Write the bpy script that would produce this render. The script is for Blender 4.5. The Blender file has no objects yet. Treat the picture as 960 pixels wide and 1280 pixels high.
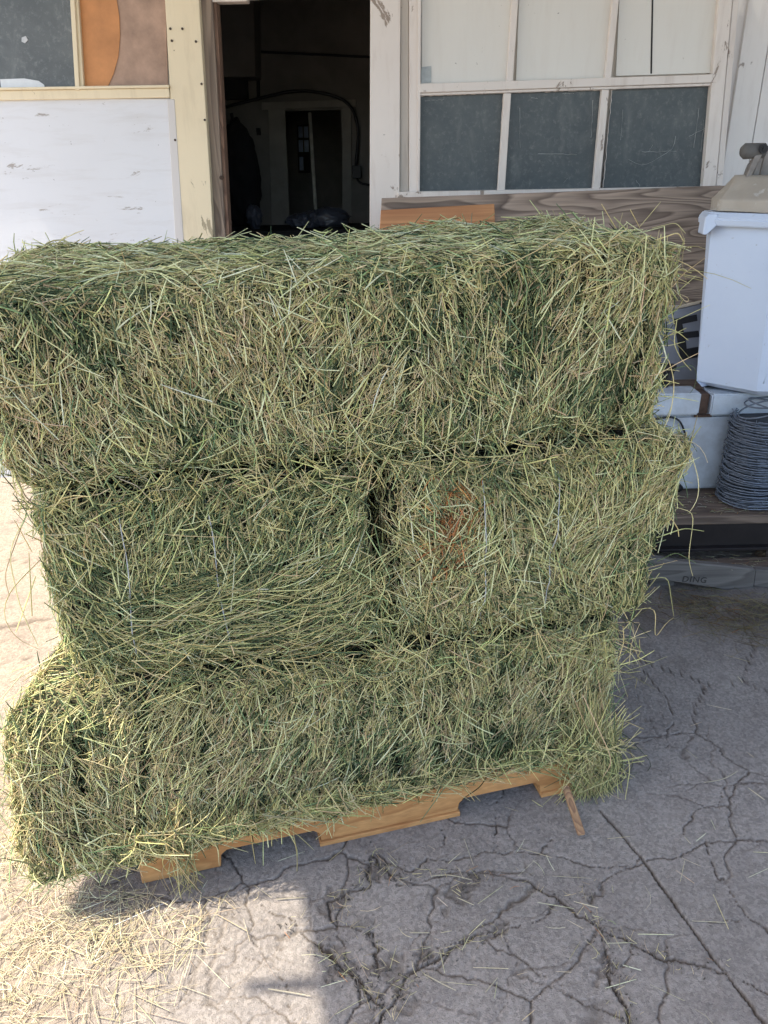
import bpy, bmesh, math, random
import numpy as np
from mathutils import Vector
R = math.radians
C = bpy.context.scene.collection
rng = np.random.default_rng(7)
random.seed(3)

# ------------------------------------------------------------------ camera
F = 961.0; CAMH = 1.5; PITCH = R(25); ROLL = R(1.25)
_fw = np.array([0, math.cos(PITCH), -math.sin(PITCH)])
_up0 = np.array([0, math.sin(PITCH), math.cos(PITCH)]); _rt0 = np.array([1., 0, 0])
_rt = math.cos(ROLL)*_rt0 - math.sin(ROLL)*_up0
_up = math.sin(ROLL)*_rt0 + math.cos(ROLL)*_up0
O = np.array([0, 0, CAMH])
def ray(px, py): return _fw + (px-480)/F*_rt - (py-640)/F*_up
def onwall(px, py, y):                       # point at depth y on a plane facing the yard
    d = ray(px, py); return O + d*(y/d[1])
def onground(px, py, z=0.0):
    d = ray(px, py); return O + d*((z-CAMH)/d[2])
cam = bpy.data.cameras.new('camera'); camo = bpy.data.objects.new('camera', cam); C.objects.link(camo)
from mathutils import Matrix
m = Matrix(((_rt[0], _up[0], -_fw[0]), (_rt[1], _up[1], -_fw[1]), (_rt[2], _up[2], -_fw[2])))
camo.matrix_world = Matrix.Translation((0, 0, CAMH)) @ m.to_4x4()
cam.sensor_fit = 'VERTICAL'; cam.sensor_height = 24; cam.lens = 24*F/1280
cam.clip_start = 0.02; cam.clip_end = 500
bpy.context.scene.camera = camo

# ------------------------------------------------------------------ light
SUN = np.array([-0.56, -0.05, 1.0]); SUN /= np.linalg.norm(SUN)    # towards the sun
w = bpy.data.worlds.new('World'); bpy.context.scene.world = w; w.use_nodes = True
nt = w.node_tree; bg = nt.nodes['Background']
sky = nt.nodes.new('ShaderNodeTexSky'); sky.sky_type = 'NISHITA'; sky.sun_disc = False
sky.sun_elevation = math.asin(SUN[2]); sky.sun_rotation = math.atan2(SUN[0], SUN[1])
sky.air_density = 1.0; sky.dust_density = 2.0; sky.ozone_density = 1.0
nt.links.new(sky.outputs[0], bg.inputs[0]); bg.inputs[1].default_value = 0.15
sl = bpy.data.lights.new('sun', 'SUN'); sl.energy = 2.4; sl.angle = R(0.55); sl.color = (1, .95, .86)
so = bpy.data.objects.new('sun', sl); C.objects.link(so)
so.rotation_euler = Vector(-SUN).to_track_quat('-Z', 'Y').to_euler()
vs = bpy.context.scene.view_settings
vs.view_transform = 'Standard'; vs.look = 'None'; vs.gamma = 1; vs.use_curve_mapping = False
vs.exposure = 1.88
vs.use_white_balance = True; vs.white_balance_temperature = 6950; vs.white_balance_tint = 8

# ------------------------------------------------------------------ noise
def _hash(ix, iy, iz, s):
    h = (ix*374761393 + iy*668265263 + iz*2147483647 + s*974634777) & 0xffffffff
    h = ((h ^ (h >> 13))*1274126177) & 0xffffffff
    h = ((h ^ (h >> 16))*2246822519) & 0xffffffff
    return ((h ^ (h >> 15)) & 0xffffff)/float(0xffffff)
def noise(p, scale=1.0, seed=0):             # value noise in 0..1
    q = np.asarray(p)*scale; i = np.floor(q).astype(np.int64); f = q-i; f = f*f*(3-2*f)
    r = 0
    for a in (0, 1):
        for b in (0, 1):
            for c in (0, 1):
                wgt = (f[..., 0] if a else 1-f[..., 0])*(f[..., 1] if b else 1-f[..., 1])*(f[..., 2] if c else 1-f[..., 2])
                r = r + wgt*_hash(i[..., 0]+a, i[..., 1]+b, i[..., 2]+c, seed)
    return r
def fbm(p, scale=1.0, seed=0, n=4):
    r = 0; t = 0; a = 1
    for k in range(n):
        r = r + a*noise(p, scale*2**k, seed+k*17); t += a; a *= .5
    return r/t

# ------------------------------------------------------------------ materials
def hexc(*c): return (c[0], c[1], c[2], 1)
class Mat:
    def __init__(s, name, rough=.7, metal=0, spec=.5):
        s.m = bpy.data.materials.new(name); s.m.use_nodes = True; s.t = s.m.node_tree
        s.b = s.t.nodes['Principled BSDF']; s.b.inputs['Roughness'].default_value = rough
        s.b.inputs['Metallic'].default_value = metal; s.b.inputs['Specular IOR Level'].default_value = spec
        s.tc = s.t.nodes.new('ShaderNodeTexCoord').outputs['Object']
    def n(s, ty, **k):
        nd = s.t.nodes.new(ty)
        for a, v in k.items():
            if isinstance(v, bpy.types.NodeSocket): s.t.links.new(v, nd.inputs[a.replace('_', ' ')])
            elif a in nd.inputs.keys() or a.replace('_', ' ') in nd.inputs.keys(): nd.inputs[a.replace('_', ' ')].default_value = v
            else: setattr(nd, a, v)
        return nd
    def scale(s, x, y, z, src=None):
        nd = s.n('ShaderNodeMapping'); s.t.links.new(src or s.tc, nd.inputs[0]); nd.inputs['Scale'].default_value = (x, y, z)
        return nd.outputs[0]
    def noise(s, sc, det=4, rough=.6, dist=0, vec=None):
        nd = s.n('ShaderNodeTexNoise', Scale=sc, Detail=det, Roughness=rough, Distortion=dist)
        s.t.links.new(vec or s.tc, nd.inputs['Vector']); return nd.outputs['Fac']
    def ramp(s, fac, *stops, interp='LINEAR'):
        nd = s.n('ShaderNodeValToRGB'); s.t.links.new(fac, nd.inputs[0]); e = nd.color_ramp.elements
        nd.color_ramp.interpolation = interp
        while len(e) < len(stops): e.new(.5)
        for k, (p, c) in enumerate(stops):
            e[k].position = p; e[k].color = c if hasattr(c, '__len__') and len(c) == 4 else ((c, c, c, 1) if not hasattr(c, '__len__') else (*c, 1))
        return nd.outputs[0]
    def mix(s, fac, a, b, mode='MIX'):
        nd = s.t.nodes.new('ShaderNodeMix'); nd.data_type = 'RGBA'; nd.blend_type = mode
        for v, i in ((fac, 0), (a, 6), (b, 7)):
            if isinstance(v, bpy.types.NodeSocket): s.t.links.new(v, nd.inputs[i])
            elif i == 0: nd.inputs[0].default_value = v
            else: nd.inputs[i].default_value = (*v, 1) if len(v) == 3 else v
        return nd.outputs[2]
    def math(s, op, a, b=0.):
        nd = s.t.nodes.new('ShaderNodeMath'); nd.operation = op
        for v, i in ((a, 0), (b, 1)):
            if isinstance(v, bpy.types.NodeSocket): s.t.links.new(v, nd.inputs[i])
            else: nd.inputs[i].default_value = v
        return nd.outputs[0]
    def color(s, c):
        if isinstance(c, bpy.types.NodeSocket): s.t.links.new(c, s.b.inputs['Base Color'])
        else: s.b.inputs['Base Color'].default_value = (*c, 1)
        return s
    def bump(s, h, strength=.3, dist=.01):
        nd = s.n('ShaderNodeBump', Strength=strength, Distance=dist); s.t.links.new(h, nd.inputs['Height'])
        s.t.links.new(nd.outputs[0], s.b.inputs['Normal']); return s
    def rough(s, f): s.t.links.new(f, s.b.inputs['Roughness']); return s

def paint_mat(name, base, dark, chip, amt=.1, vertical=True, rough=.65, wear=.5):
    M = Mat(name, rough)
    vec = M.scale(14, 14, 2) if vertical else M.scale(2, 14, 14)
    streak = M.noise(1.6, 6, .65, .3, vec)
    cloud = M.noise(2.3, 5, .6)
    fine = M.noise(60, 4, .7)
    base2 = M.mix(M.ramp(cloud, (.35, 0.), (.75, 1.)), base, tuple(b*.82+d*.18 for b, d in zip(base, dark)))
    c = M.mix(M.math('MULTIPLY', M.ramp(streak, (.5, 0.), (.8, 1.)), wear), base2, dark)
    chips = M.ramp(M.noise(7, 8, .72, .6, M.scale(1.2, 1.2, .5) if vertical else M.scale(.4, 1.2, 2.2)), (.70-amt, 0.), (.72-amt, 1.))
    c = M.mix(chips, c, chip)
    spots = M.ramp(M.noise(38, 3, .6), (.73, 0.), (.76, 1.))
    c = M.mix(M.math('MULTIPLY', spots, .7), c, tuple(x*.35 for x in dark))
    M.color(c)
    h = M.math('ADD', M.math('MULTIPLY', streak, .5), M.math('SUBTRACT', M.math('MULTIPLY', fine, .25), chips))
    M.bump(h, .35, .003)
    return M.m
def wood_mat(name, light, dark, scale=1., axis='x', rough=.75, bands=16, dist=.5, bump=.4):
    M = Mat(name, rough)
    s = {'x': (.7, 5, 5), 'y': (5, .7, 5), 'z': (5, 5, .7)}[axis]
    vec = M.scale(*(v*scale for v in s))
    n = M.noise(1.0, 2.5, .45, dist, vec)
    fr = M.math('FRACT', M.math('MULTIPLY', n, bands))
    band = M.ramp(fr, (0, .0), (.45, .35), (.85, 1.), (1, 0.))
    s2 = {'x': (3, 120, 120), 'y': (120, 3, 120), 'z': (120, 120, 3)}[axis]
    grain = M.noise(1.0, 3, .6, 0, M.scale(*s2))
    c = M.mix(band, light, dark)
    c = M.mix(M.math('MULTIPLY', M.ramp(grain, (.35, 0.), (.7, 1.)), .45), c, tuple(x*.55 for x in dark))
    c = M.mix(M.math('MULTIPLY', M.ramp(M.noise(3, 5, .6), (.4, 0.), (.8, 1.)), .35), c, tuple(x*.7 for x in light))
    M.color(c); M.bump(M.math('ADD', M.math('MULTIPLY', band, -.4), grain), bump, .002)
    return M.m
def plain_mat(name, col, rough=.6, metal=0, var=.3, sc=20, bump=.2):
    M = Mat(name, rough, metal)
    n = M.noise(sc, 6, .65)
    c = M.mix(M.ramp(n, (.3, 0.), (.75, 1.)), tuple(min(1, x*(1+var)) for x in col), tuple(x*(1-var) for x in col))
    M.color(c); M.bump(n, bump, .003); return M.m

def straw_mat(name, trans=.22):
    M = Mat(name, .6, 0, .16)
    at = M.n('ShaderNodeAttribute', attribute_name='Col').outputs['Color']
    fine = M.noise(220, 3, .6)
    c = M.mix(M.math('MULTIPLY', M.ramp(fine, (.4, 0.), (.7, 1.)), .3), at, (.10, .09, .04))
    M.color(c)
    tr = M.t.nodes.new('ShaderNodeBsdfTranslucent'); M.t.links.new(c, tr.inputs[0])
    mx = M.t.nodes.new('ShaderNodeMixShader'); mx.inputs[0].default_value = trans
    M.t.links.new(M.b.outputs[0], mx.inputs[1]); M.t.links.new(tr.outputs[0], mx.inputs[2])
    M.t.links.new(mx.outputs[0], M.t.nodes['Material Output'].inputs[0])
    return M.m

# ------------------------------------------------------------------ mesh helpers
def tag(o, label=None, cat=None, group=None, kind=None):
    if label: o['label'] = label
    if cat: o['category'] = cat
    if group: o['group'] = group
    if kind: o['kind'] = kind
    return o
def link(name, me, mat, parent=None):
    o = bpy.data.objects.new(name, me); C.objects.link(o)
    for mt in (mat if isinstance(mat, (list, tuple)) else [mat]):
        if mt: me.materials.append(mt)
    if parent: o.parent = parent; o.matrix_parent_inverse = parent.matrix_world.inverted()
    return o
def empty(name, loc, rz=0, **k):
    o = bpy.data.objects.new(name, None); C.objects.link(o)
    o.location = loc; o.rotation_euler = (0, 0, rz); o.empty_display_size = .1
    o.matrix_world = Matrix.Translation(loc) @ Matrix.Rotation(rz, 4, 'Z')
    return tag(o, **k)
def build(name, bm, mat, parent=None, smooth=False, bevel=0, seg=1):
    if bevel:
        bmesh.ops.remove_doubles(bm, verts=bm.verts, dist=1e-6)
        es = [e for e in bm.edges if len(e.link_faces) == 2 and e.calc_face_angle(0) > .6]
        bmesh.ops.bevel(bm, geom=es, offset=bevel, segments=seg, affect='EDGES', clamp_overlap=True)
    bmesh.ops.recalc_face_normals(bm, faces=bm.faces)
    me = bpy.data.meshes.new(name); bm.to_mesh(me); bm.free()
    if smooth:
        for p in me.polygons: p.use_smooth = True
    return link(name, me, mat, parent)
def prism(bm, pts, off):                      # polygon of 3D points extruded by a vector
    off = Vector(off)
    a = [bm.verts.new(Vector(p)) for p in pts]; b = [bm.verts.new(Vector(p)+off) for p in pts]
    n = len(a); bm.faces.new(a); bm.faces.new(b[::-1])
    for i in range(n): bm.faces.new((a[i], b[i], b[(i+1) % n], a[(i+1) % n]))
def box(bm, lo, hi):
    (x0, y0, z0), (x1, y1, z1) = lo, hi
    prism(bm, [(x0, y0, z0), (x1, y0, z0), (x1, y0, z1), (x0, y0, z1)], (0, y1-y0, 0))
def obox(bm, o, ux, uy, uz):                  # box from a corner and three edge vectors
    o, ux, uy, uz = map(Vector, (o, ux, uy, uz))
    prism(bm, [o, o+ux, o+ux+uz, o+uz], uy)
def slab(name, poly, y, th, mat, parent=None, bevel=.002, **k):   # outline on the plane y, given depth th behind it
    bm = bmesh.new(); prism(bm, [onwall(px, py, y) for px, py in poly], (0, th, 0))
    o = build(name, bm, mat, parent, bevel=bevel)
    return tag(o, **k) if k else o
def tube(bm, pts, r, n=8, cap=True):
    pts = [Vector(p) for p in pts]; rings = []
    rr = r if hasattr(r, '__len__') else [r]*len(pts)
    for i, p in enumerate(pts):
        t = (pts[min(i+1, len(pts)-1)]-pts[max(i-1, 0)]).normalized()
        a = t.cross(Vector((0, 0, 1)) if abs(t.z) < .9 else Vector((1, 0, 0))).normalized(); b = t.cross(a)
        rings.append([bm.verts.new(p+(a*math.cos(2*math.pi*k/n)+b*math.sin(2*math.pi*k/n))*rr[i]) for k in range(n)])
    for i in range(len(rings)-1):
        for k in range(n): bm.faces.new((rings[i][k], rings[i][(k+1) % n], rings[i+1][(k+1) % n], rings[i+1][k]))
    if cap: bm.faces.new(rings[0][::-1]); bm.faces.new(rings[-1])
def smooth_path(pts, n):
    pts = np.array(pts, float); d = np.r_[0, np.cumsum(np.linalg.norm(np.diff(pts, axis=0), axis=1))]
    t = np.linspace(0, d[-1], n); P = np.stack([np.interp(t, d, pts[:, k]) for k in range(pts.shape[1])], 1)
    for _ in range(2): P[1:-1] = .25*P[:-2]+.5*P[1:-1]+.25*P[2:]
    return P

# strands: paths (n,K,3) -> triangular tubes with a colour each
def strand_arrays(paths, rad, col, flat=None):
    n, K, _ = paths.shape
    T = np.gradient(paths, axis=1); T /= np.linalg.norm(T, axis=2, keepdims=True)+1e-9
    ref = rng.normal(size=(n, 1, 3)); A = np.cross(T, ref); A /= np.linalg.norm(A, axis=2, keepdims=True)+1e-9
    B = np.cross(T, A)
    fl = np.full(n, .6) if flat is None else flat
    taper = np.interp(np.linspace(0, 1, K), [0, .15, .8, 1], [.8, 1, .9, .55])[None, :, None]
    V = []
    for k in range(3):
        a = 2*math.pi*k/3
        V.append(paths + (A*math.cos(a) + B*math.sin(a)*fl[:, None, None])*rad[:, None, None]*taper)
    V = np.stack(V, 2).reshape(-1, 3)
    base = (np.arange(n)*K*3)[:, None, None, None]
    ring = (np.arange(K-1)*3)[None, :, None, None]; k = np.arange(3)[None, None, :, None]
    k2 = (k+1) % 3
    quad = np.concatenate([base+ring+k, base+ring+k2, base+ring+3+k2, base+ring+3+k], 3).reshape(-1, 4)
    return V, quad, np.repeat(col, K*3, axis=0)
def mesh_from(name, parts):                   # list of (V, quads, col, matindex)
    Vs, Qs, Cs, Ms = [], [], [], []; off = 0
    for V, Q, Cc, mi in parts:
        Vs.append(V); Qs.append(Q+off); Cs.append(Cc); Ms.append(np.full(len(Q), mi, np.int32)); off += len(V)
    V = np.concatenate(Vs).astype(np.float32); Q = np.concatenate(Qs).astype(np.int32); Cc = np.concatenate(Cs); Mi = np.concatenate(Ms)
    me = bpy.data.meshes.new(name)
    me.vertices.add(len(V)); me.vertices.foreach_set('co', V.ravel())
    me.loops.add(Q.size); me.loops.foreach_set('vertex_index', Q.ravel())
    me.polygons.add(len(Q)); me.polygons.foreach_set('loop_start', np.arange(0, Q.size, 4, dtype=np.int32))
    me.polygons.foreach_set('material_index', Mi)
    me.polygons.foreach_set('use_smooth', np.ones(len(Q), bool))
    at = me.color_attributes.new('Col', 'FLOAT_COLOR', 'POINT')
    at.data.foreach_set('color', np.c_[Cc, np.ones(len(Cc))].astype(np.float32).ravel())
    me.update(calc_edges=True); me.validate(); return me

PAL = np.array([[.83, .73, .365], [.73, .655, .31], [.50, .495, .22], [.235, .29, .135], [.08, .12, .062], [.68, .545, .31], [.85, .775, .46], [.50, .21, .08]])
def pick(n, wts):
    wts = np.asarray(wts, float); wts = wts/wts.sum(axis=-1, keepdims=True)
    if wts.ndim == 1: idx = rng.choice(len(PAL), n, p=wts)
    else:
        cw = np.cumsum(wts, 1); idx = (rng.random(n)[:, None] > cw).sum(1).clip(0, len(PAL)-1)
    c = PAL[idx]*rng.lognormal(.03, .42, (n, 1))*rng.normal(1, .045, (n, 3))
    return c*np.minimum(1, .84/c.max(1, keepdims=True))
W_STRAW = np.array([.30, .22, .12, .08, .06, .13, .09, 0.])
W_GREEN = np.array([.14, .20, .24, .20, .14, .03, .05, 0.])
W_DARK = np.array([.03, .06, .14, .30, .45, .02, 0, 0.])
W_TAN = np.array([.22, .11, .04, .03, .05, .44, .11, 0.])
W_RUST = np.array([.08, .05, .02, .03, .05, .15, .0, .62])
M_STRAW = straw_mat('hay_stalks')
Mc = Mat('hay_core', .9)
Mc.color(Mc.mix(Mc.noise(90, 5, .7), (.010, .014, .006), (.05, .046, .02))); Mc.bump(Mc.noise(160, 4, .7), 1., .01)  # near-black colour paints the shade in gaps between stalks
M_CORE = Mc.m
M_TWINE = plain_mat('bale_twine', (.40, .41, .42), .45, 0, .15, 80)

# ------------------------------------------------------------------ the stack's own frame
YAW = R(14)
P0 = onground(178, 1105)
U = np.array([math.cos(YAW), math.sin(YAW), 0]); Vv = np.array([-math.sin(YAW), math.cos(YAW), 0]); Zz = np.array([0, 0, 1.])
def st(u, v, z): return P0 + U*u + Vv*v + Zz*z
def onface(px, py, v=0.0):                    # pixel to (u, z) on the stack's front plane pushed back by v
    d = ray(px, py); n = -Vv; p = P0+Vv*v; t = np.dot(p-O, n)/np.dot(d, n); q = O+t*d-P0
    return np.array([np.dot(q, U), np.dot(q, Vv), q[2]])

def bale(label, group, corners, depth, seed, narrow=0., front=True, dens=1.0, style='side', twines=(), extra=None, back=0.0, vis=(1, 1, 1)):
    """corners: front face (u,v,z) in the stack frame: bottom-left, bottom-right, top-right, top-left"""
    cs = np.array(corners, float)
    u0 = cs[:, 0].mean(); z0 = cs[:2, 2].min(); vmid = cs[:, 1].mean()+depth/2
    org = st(u0, vmid, z0)
    # eight corners in local coordinates (x right, y back, z up)
    loc = np.stack([cs[:, 0]-u0, cs[:, 1]-vmid, cs[:, 2]-z0], 1)
    back_c = loc.copy(); back_c[:, 1] += depth; back_c[[0, 3], 0] += narrow
    hx = (abs(loc[1, 0]-loc[0, 0])+abs(loc[2, 0]-loc[3, 0]))/4; hy = depth/2; hz = (loc[3, 2]-loc[0, 2]+loc[2, 2]-loc[1, 2])/4
    a = np.array([hx, hy, hz]); r = .045
    def deform(p):
        q = p/a; x = (q[..., 0:1]+1)/2; y = (q[..., 1:2]+1)/2; z = (q[..., 2:3]+1)/2
        fr = (loc[0]*(1-x)+loc[1]*x)*(1-z)+(loc[3]*(1-x)+loc[2]*x)*z
        bk = (back_c[0]*(1-x)+back_c[1]*x)*(1-z)+(back_c[3]*(1-x)+back_c[2]*x)*z
        return fr*(1-y)+bk*y
    soff = np.array([seed*3.1, seed*1.7, seed*.9])
    def surf(p):                              # p on the box surface -> rounded, lumpy position + normal
        q = np.clip(p, -(a-r), a-r); d = p-q; nn = d/(np.linalg.norm(d, axis=-1, keepdims=True)+1e-9)
        pos = q+nn*r
        amp = (fbm(pos+soff, 5, seed, 3)-.5)*.045 + (fbm(pos+soff, 22, seed+5, 2)-.5)*.034
        if style == 'side':                   # flakes pressed side by side: shallow vertical creases
            xw = pos[..., 0]+(noise(pos+soff, 2.2, seed+9)-.5)*.14+(noise(pos+soff, 9, seed+10)-.5)*.04
            fl = np.abs(((xw*8.5+seed*.37) % 1)-.5)*2
            amp = amp-.026*np.exp(-((1-fl)/.15)**2)*np.clip(noise(pos+soff, 3.5, seed+19)*2-.5, .05, 1.2)
        return pos+nn*amp[..., None], nn, amp
    # core
    parts = []
    N1 = 40
    for ax in range(3):
        for sg in (-1, 1):
            o1, o2 = [i for i in range(3) if i != ax]
            g1, g2 = np.meshgrid(np.linspace(-1, 1, N1), np.linspace(-1, 1, N1), indexing='ij')
            p = np.zeros((N1, N1, 3)); p[..., ax] = sg*a[ax]; p[..., o1] = g1*a[o1]; p[..., o2] = g2*a[o2]
            pos, nn, _ = surf(p); pos = deform(pos-nn*.012)
            idx = np.arange(N1*N1).reshape(N1, N1)
            Q = np.stack([idx[:-1, :-1], idx[1:, :-1], idx[1:, 1:], idx[:-1, 1:]], -1).reshape(-1, 4)
            if (sg > 0) != (ax == 1): pass
            else: Q = Q[:, ::-1]
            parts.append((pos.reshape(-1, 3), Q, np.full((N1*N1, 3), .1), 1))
    # strands per face: (axis, sign, count factor)
    faces = [(1, -1, 1.0), (2, 1, .9*vis[0]), (0, -1, .8*vis[1]), (0, 1, .8*vis[2]), (1, 1, back), (2, -1, .12)]
    for ax, sg, fac in faces:
        if fac <= 0: continue
        o1, o2 = [i for i in range(3) if i != ax]
        area = 4*a[o1]*a[o2]
        for layer, (per, L0, L1, r0, r1, K, lift) in enumerate([(28000, .006, .026, .0009, .0017, 2, .003), (20000, .018, .055, .0009, .0016, 3, .008), (3000, .05, .13, .0011, .0018, 5, .016), (10000, .005, .011, .0016, .003, 2, .004)]):
            n = int(per*area*fac*dens)
            if n < 1: continue
            p = np.zeros((n, 3)); p[:, ax] = sg*a[ax]
            p[:, o1] = rng.uniform(-1, 1, n)*a[o1]; p[:, o2] = rng.uniform(-1, 1, n)*a[o2]
            pos, nn, amp = surf(p)
            q = pos+soff
            # local tangent frame: e1 sideways, e2 upright on the walls
            e2 = np.zeros((n, 3)); e2[:, 2 if ax != 2 else 1] = 1
            e2 = e2-nn*(e2*nn).sum(1, keepdims=True); e2 /= np.linalg.norm(e2, axis=1, keepdims=True)+1e-9
            e1 = np.cross(e2, nn)
            nz = noise(q, 7, seed+31)-.5; nz2 = noise(q, 3, seed+41)-.5
            zf = p[:, 2]/a[2]; xf = p[:, 0]/a[0]
            if ax == 2: base = nz*1.6+nz2*1.5; spread = .45
            elif style == 'side':
                base = math.pi/2+nz*1.3+nz2*.8; spread = .50
                fr = np.clip((np.abs(zf)-.68)/.3, 0, 1)
                flip = rng.random(n) < fr*.55; base = np.where(flip, nz*1.4, base)
            elif style == 'sweep':            # long stalks sweeping round the lower half, upright at the left
                base = np.where(zf+nz2*1.2 < -.05, (xf*.7)+nz*2.4, math.pi/2-.35+nz*2.2+nz2)+0.
                base = np.where(xf < -.55, math.pi/2+.35+nz, base); spread = .52
            else: base = math.pi/2+.15+nz*2.2+nz2*1.4; spread = .5
            ang = base+rng.normal(0, spread, n)
            rnd = rng.random(n) < (.35 if layer in (0, 3) else .16); ang = np.where(rnd, rng.uniform(0, math.pi, n), ang)
            T = e1*np.cos(ang)[:, None]+e2*np.sin(ang)[:, None]
            L = rng.uniform(L0, L1, n)*rng.uniform(.7, 1.15, n)
            edge = 1-np.minimum(1, np.minimum((a[o1]-abs(p[:, o1])), (a[o2]-abs(p[:, o2])))/.05)
            tilt = np.abs(rng.normal(0, .10+.10*(layer > 0), n)) + edge*np.abs(rng.normal(0, .28, n))*(layer > 0)
            tilt *= np.where(rng.random(n) < .5, 1, -1)
            T = T*np.cos(tilt)[:, None]+nn*np.sin(tilt)[:, None]
            s = np.linspace(-.5, .5, K)[None, :, None]
            bend = rng.normal(0, .055, (n, 1, 1)); side = np.cross(nn, T)[:, None, :]
            bn = (rng.normal(-.04, .07, (n, 1, 1)) if K > 2 else 0)
            kink = (rng.random((n, 1, 1)) < .22)*rng.normal(0, .5, (n, 1, 1))
            kk = np.clip(s-rng.uniform(-.2, .3, (n, 1, 1)), 0, 1)
            h = rng.uniform(-.3, 1, (n, 1, 1))*lift + .004
            if K > 2: path = pos[:, None]+nn[:, None]*h+L[:, None, None]*(T[:, None]*s+side*bend*(4*s*s)*.5+side*kink*kk+nn[:, None]*bn*(4*s*s))
            else: path = pos[:, None]+nn[:, None]*h+L[:, None, None]*T[:, None]*s
            # keep the ends that would sink into the core outside it
            rel = ((path-pos[:, None])*nn[:, None]).sum(2, keepdims=True)
            path = path+nn[:, None]*np.clip(-.009-rel, 0, 1)
            hmax = .022 if layer < 2 else .04
            rel = ((path-pos[:, None])*nn[:, None]).sum(2, keepdims=True)
            keep = .25 if (ax == 1) else .6
            path = path-nn[:, None]*np.clip(rel-hmax, 0, 1)*(1-keep)
            # colours
            g = np.clip(.45+(fbm(q, 4, seed+77, 3)-.5)*3.4, 0, 1)
            if style == 'side': g = np.clip(g-.38+np.clip((-zf-.55)/.35, 0, 1)*.7, 0, 1)
            elif style == 'sweep': g = np.clip(g+.6, 0, 1)
            else: g = np.clip(g-.38+np.clip((zf-.7)/.3, 0, 1)*.4, 0, 1)
            if ax == 2: g = np.clip(g+.05, 0, 1)
            crease_shade = np.clip(-amp*55, 0, .8)+(.12 if layer == 0 else 0)  # shade of creases and hollows put into the stalk colours
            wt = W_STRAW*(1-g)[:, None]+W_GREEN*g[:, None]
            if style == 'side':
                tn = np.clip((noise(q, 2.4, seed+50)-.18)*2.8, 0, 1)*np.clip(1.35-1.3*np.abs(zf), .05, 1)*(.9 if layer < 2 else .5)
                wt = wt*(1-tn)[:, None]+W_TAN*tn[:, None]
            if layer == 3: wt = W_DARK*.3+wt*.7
            wt = wt*(1-crease_shade)[:, None]+W_DARK*crease_shade[:, None]
            if extra and ax == 1 and sg < 0:
                ex, ez, er = extra; rr = np.exp(-(((xf-ex)/er)**2+((zf-ez)/(er*2.4))**2))[:, None]
                wt = wt*(1-.8*rr)+W_RUST*rr*.8
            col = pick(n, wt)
            if layer == 2: col = np.minimum(col*1.3, .84)  # long outer stalks lightened to paint in highlights
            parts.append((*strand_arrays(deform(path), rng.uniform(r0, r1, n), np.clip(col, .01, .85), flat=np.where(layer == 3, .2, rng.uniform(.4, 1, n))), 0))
    # stalks that stick out of the outline
    n = int(240*dens*sum(vis)/3)
    e = rng.integers(0, 3, n)
    p = rng.uniform(-1, 1, (n, 3))*a; p[:, 1] = -a[1]*rng.uniform(.1, 1, n)
    p[:, 0] = np.where(e == 0, -a[0]*vis[1], np.where(e == 1, a[0]*vis[2], p[:, 0]))
    p[:, 2] = np.where(e == 2, a[2], p[:, 2]); p[e < 2, 1] = -a[1]
    p[(e == 2) & (rng.random(n) < .5), 1] = -a[1]
    pos, nn, _ = surf(p)
    T = nn+rng.normal(0, .75, (n, 3)); T /= np.linalg.norm(T, axis=1, keepdims=True)
    K = 7; s = np.linspace(-.25, 1, K)[None, :, None]; L = rng.gamma(3, .017, n)[:, None, None]
    curl = rng.normal(0, .35, (n, 1, 3)); curl[..., 2] -= .12
    path = pos[:, None]+L*(T[:, None]*s+curl*np.clip(s, 0, 1)**2)
    parts.append((*strand_arrays(deform(path), rng.uniform(.0007, .0014, n), np.clip(pick(n, W_STRAW*.6+W_GREEN*.4), .01, .85)), 0))
    me = mesh_from('hay_bale', parts)
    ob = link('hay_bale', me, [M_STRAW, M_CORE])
    ob.location = org; ob.rotation_euler = (0, 0, YAW)
    tag(ob, label, 'hay bale', group)
    for tw in twines:
        kind, t, gaps = tw
        pts = []
        if kind == 'x':                       # runs round the narrow way seen from the front: up the front face
            for k in range(31):
                zz = -a[2]+2*a[2]*k/30
                pts.append((t*a[0]+.0025*math.sin(k*.35+t*9)+gaps*(k/30-.5), -a[1], zz))
        else:
            for k in range(41): pts.append((-a[0]+2*a[0]*k/40, t*a[1]+.01*math.sin(k*.4+t*5), a[2]))
        pp, nn, _ = surf(np.array(pts))
        lift = np.interp(np.linspace(0, 1, len(pts)), [0, .15, .3, .42, .6, .85, 1], [-.012, .010, .016, .006, .016, .012, -.012])
        pp = deform(pp+nn*lift[:, None])
        bm = bmesh.new(); tube(bm, pp, .0011, 5)
        o = build('twine', bm, M_TWINE, None, smooth=True); o.parent = ob
    return ob

# ------------------------------------------------------------------ ground
def seg_dist(P, poly):
    best = np.full(P.shape[:-1], 9.)
    for p, q in zip(poly[:-1], poly[1:]):
        p, q = p[:2], q[:2]; d = q-p; t = np.clip(((P-p)@d)/(d@d+1e-12), 0, 1)
        best = np.minimum(best, np.linalg.norm(P-(p+t[..., None]*d), axis=-1))
    return best
def axis(segs):
    out = [segs[0][0]]
    for (a0, b0, s0) in segs: out += list(np.linspace(a0, b0, max(2, int(round((b0-a0)/s0))+1))[1:])
    return np.array(out)
gx = axis([(-60, -10, 10), (-10, -2, .8), (-2, -.9, .02), (-.9, 1.25, .0032), (1.25, 2.4, .02), (2.4, 8, .8), (8, 60, 10)])
gy = axis([(-60, -6, 9), (-6, .2, .3), (.2, .55, .02), (.55, 1.75, .0032), (1.75, 3.9, .018), (3.9, 9, .7), (9, 70, 10)])
X, Y = np.meshgrid(gx, gy, indexing='ij')
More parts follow.
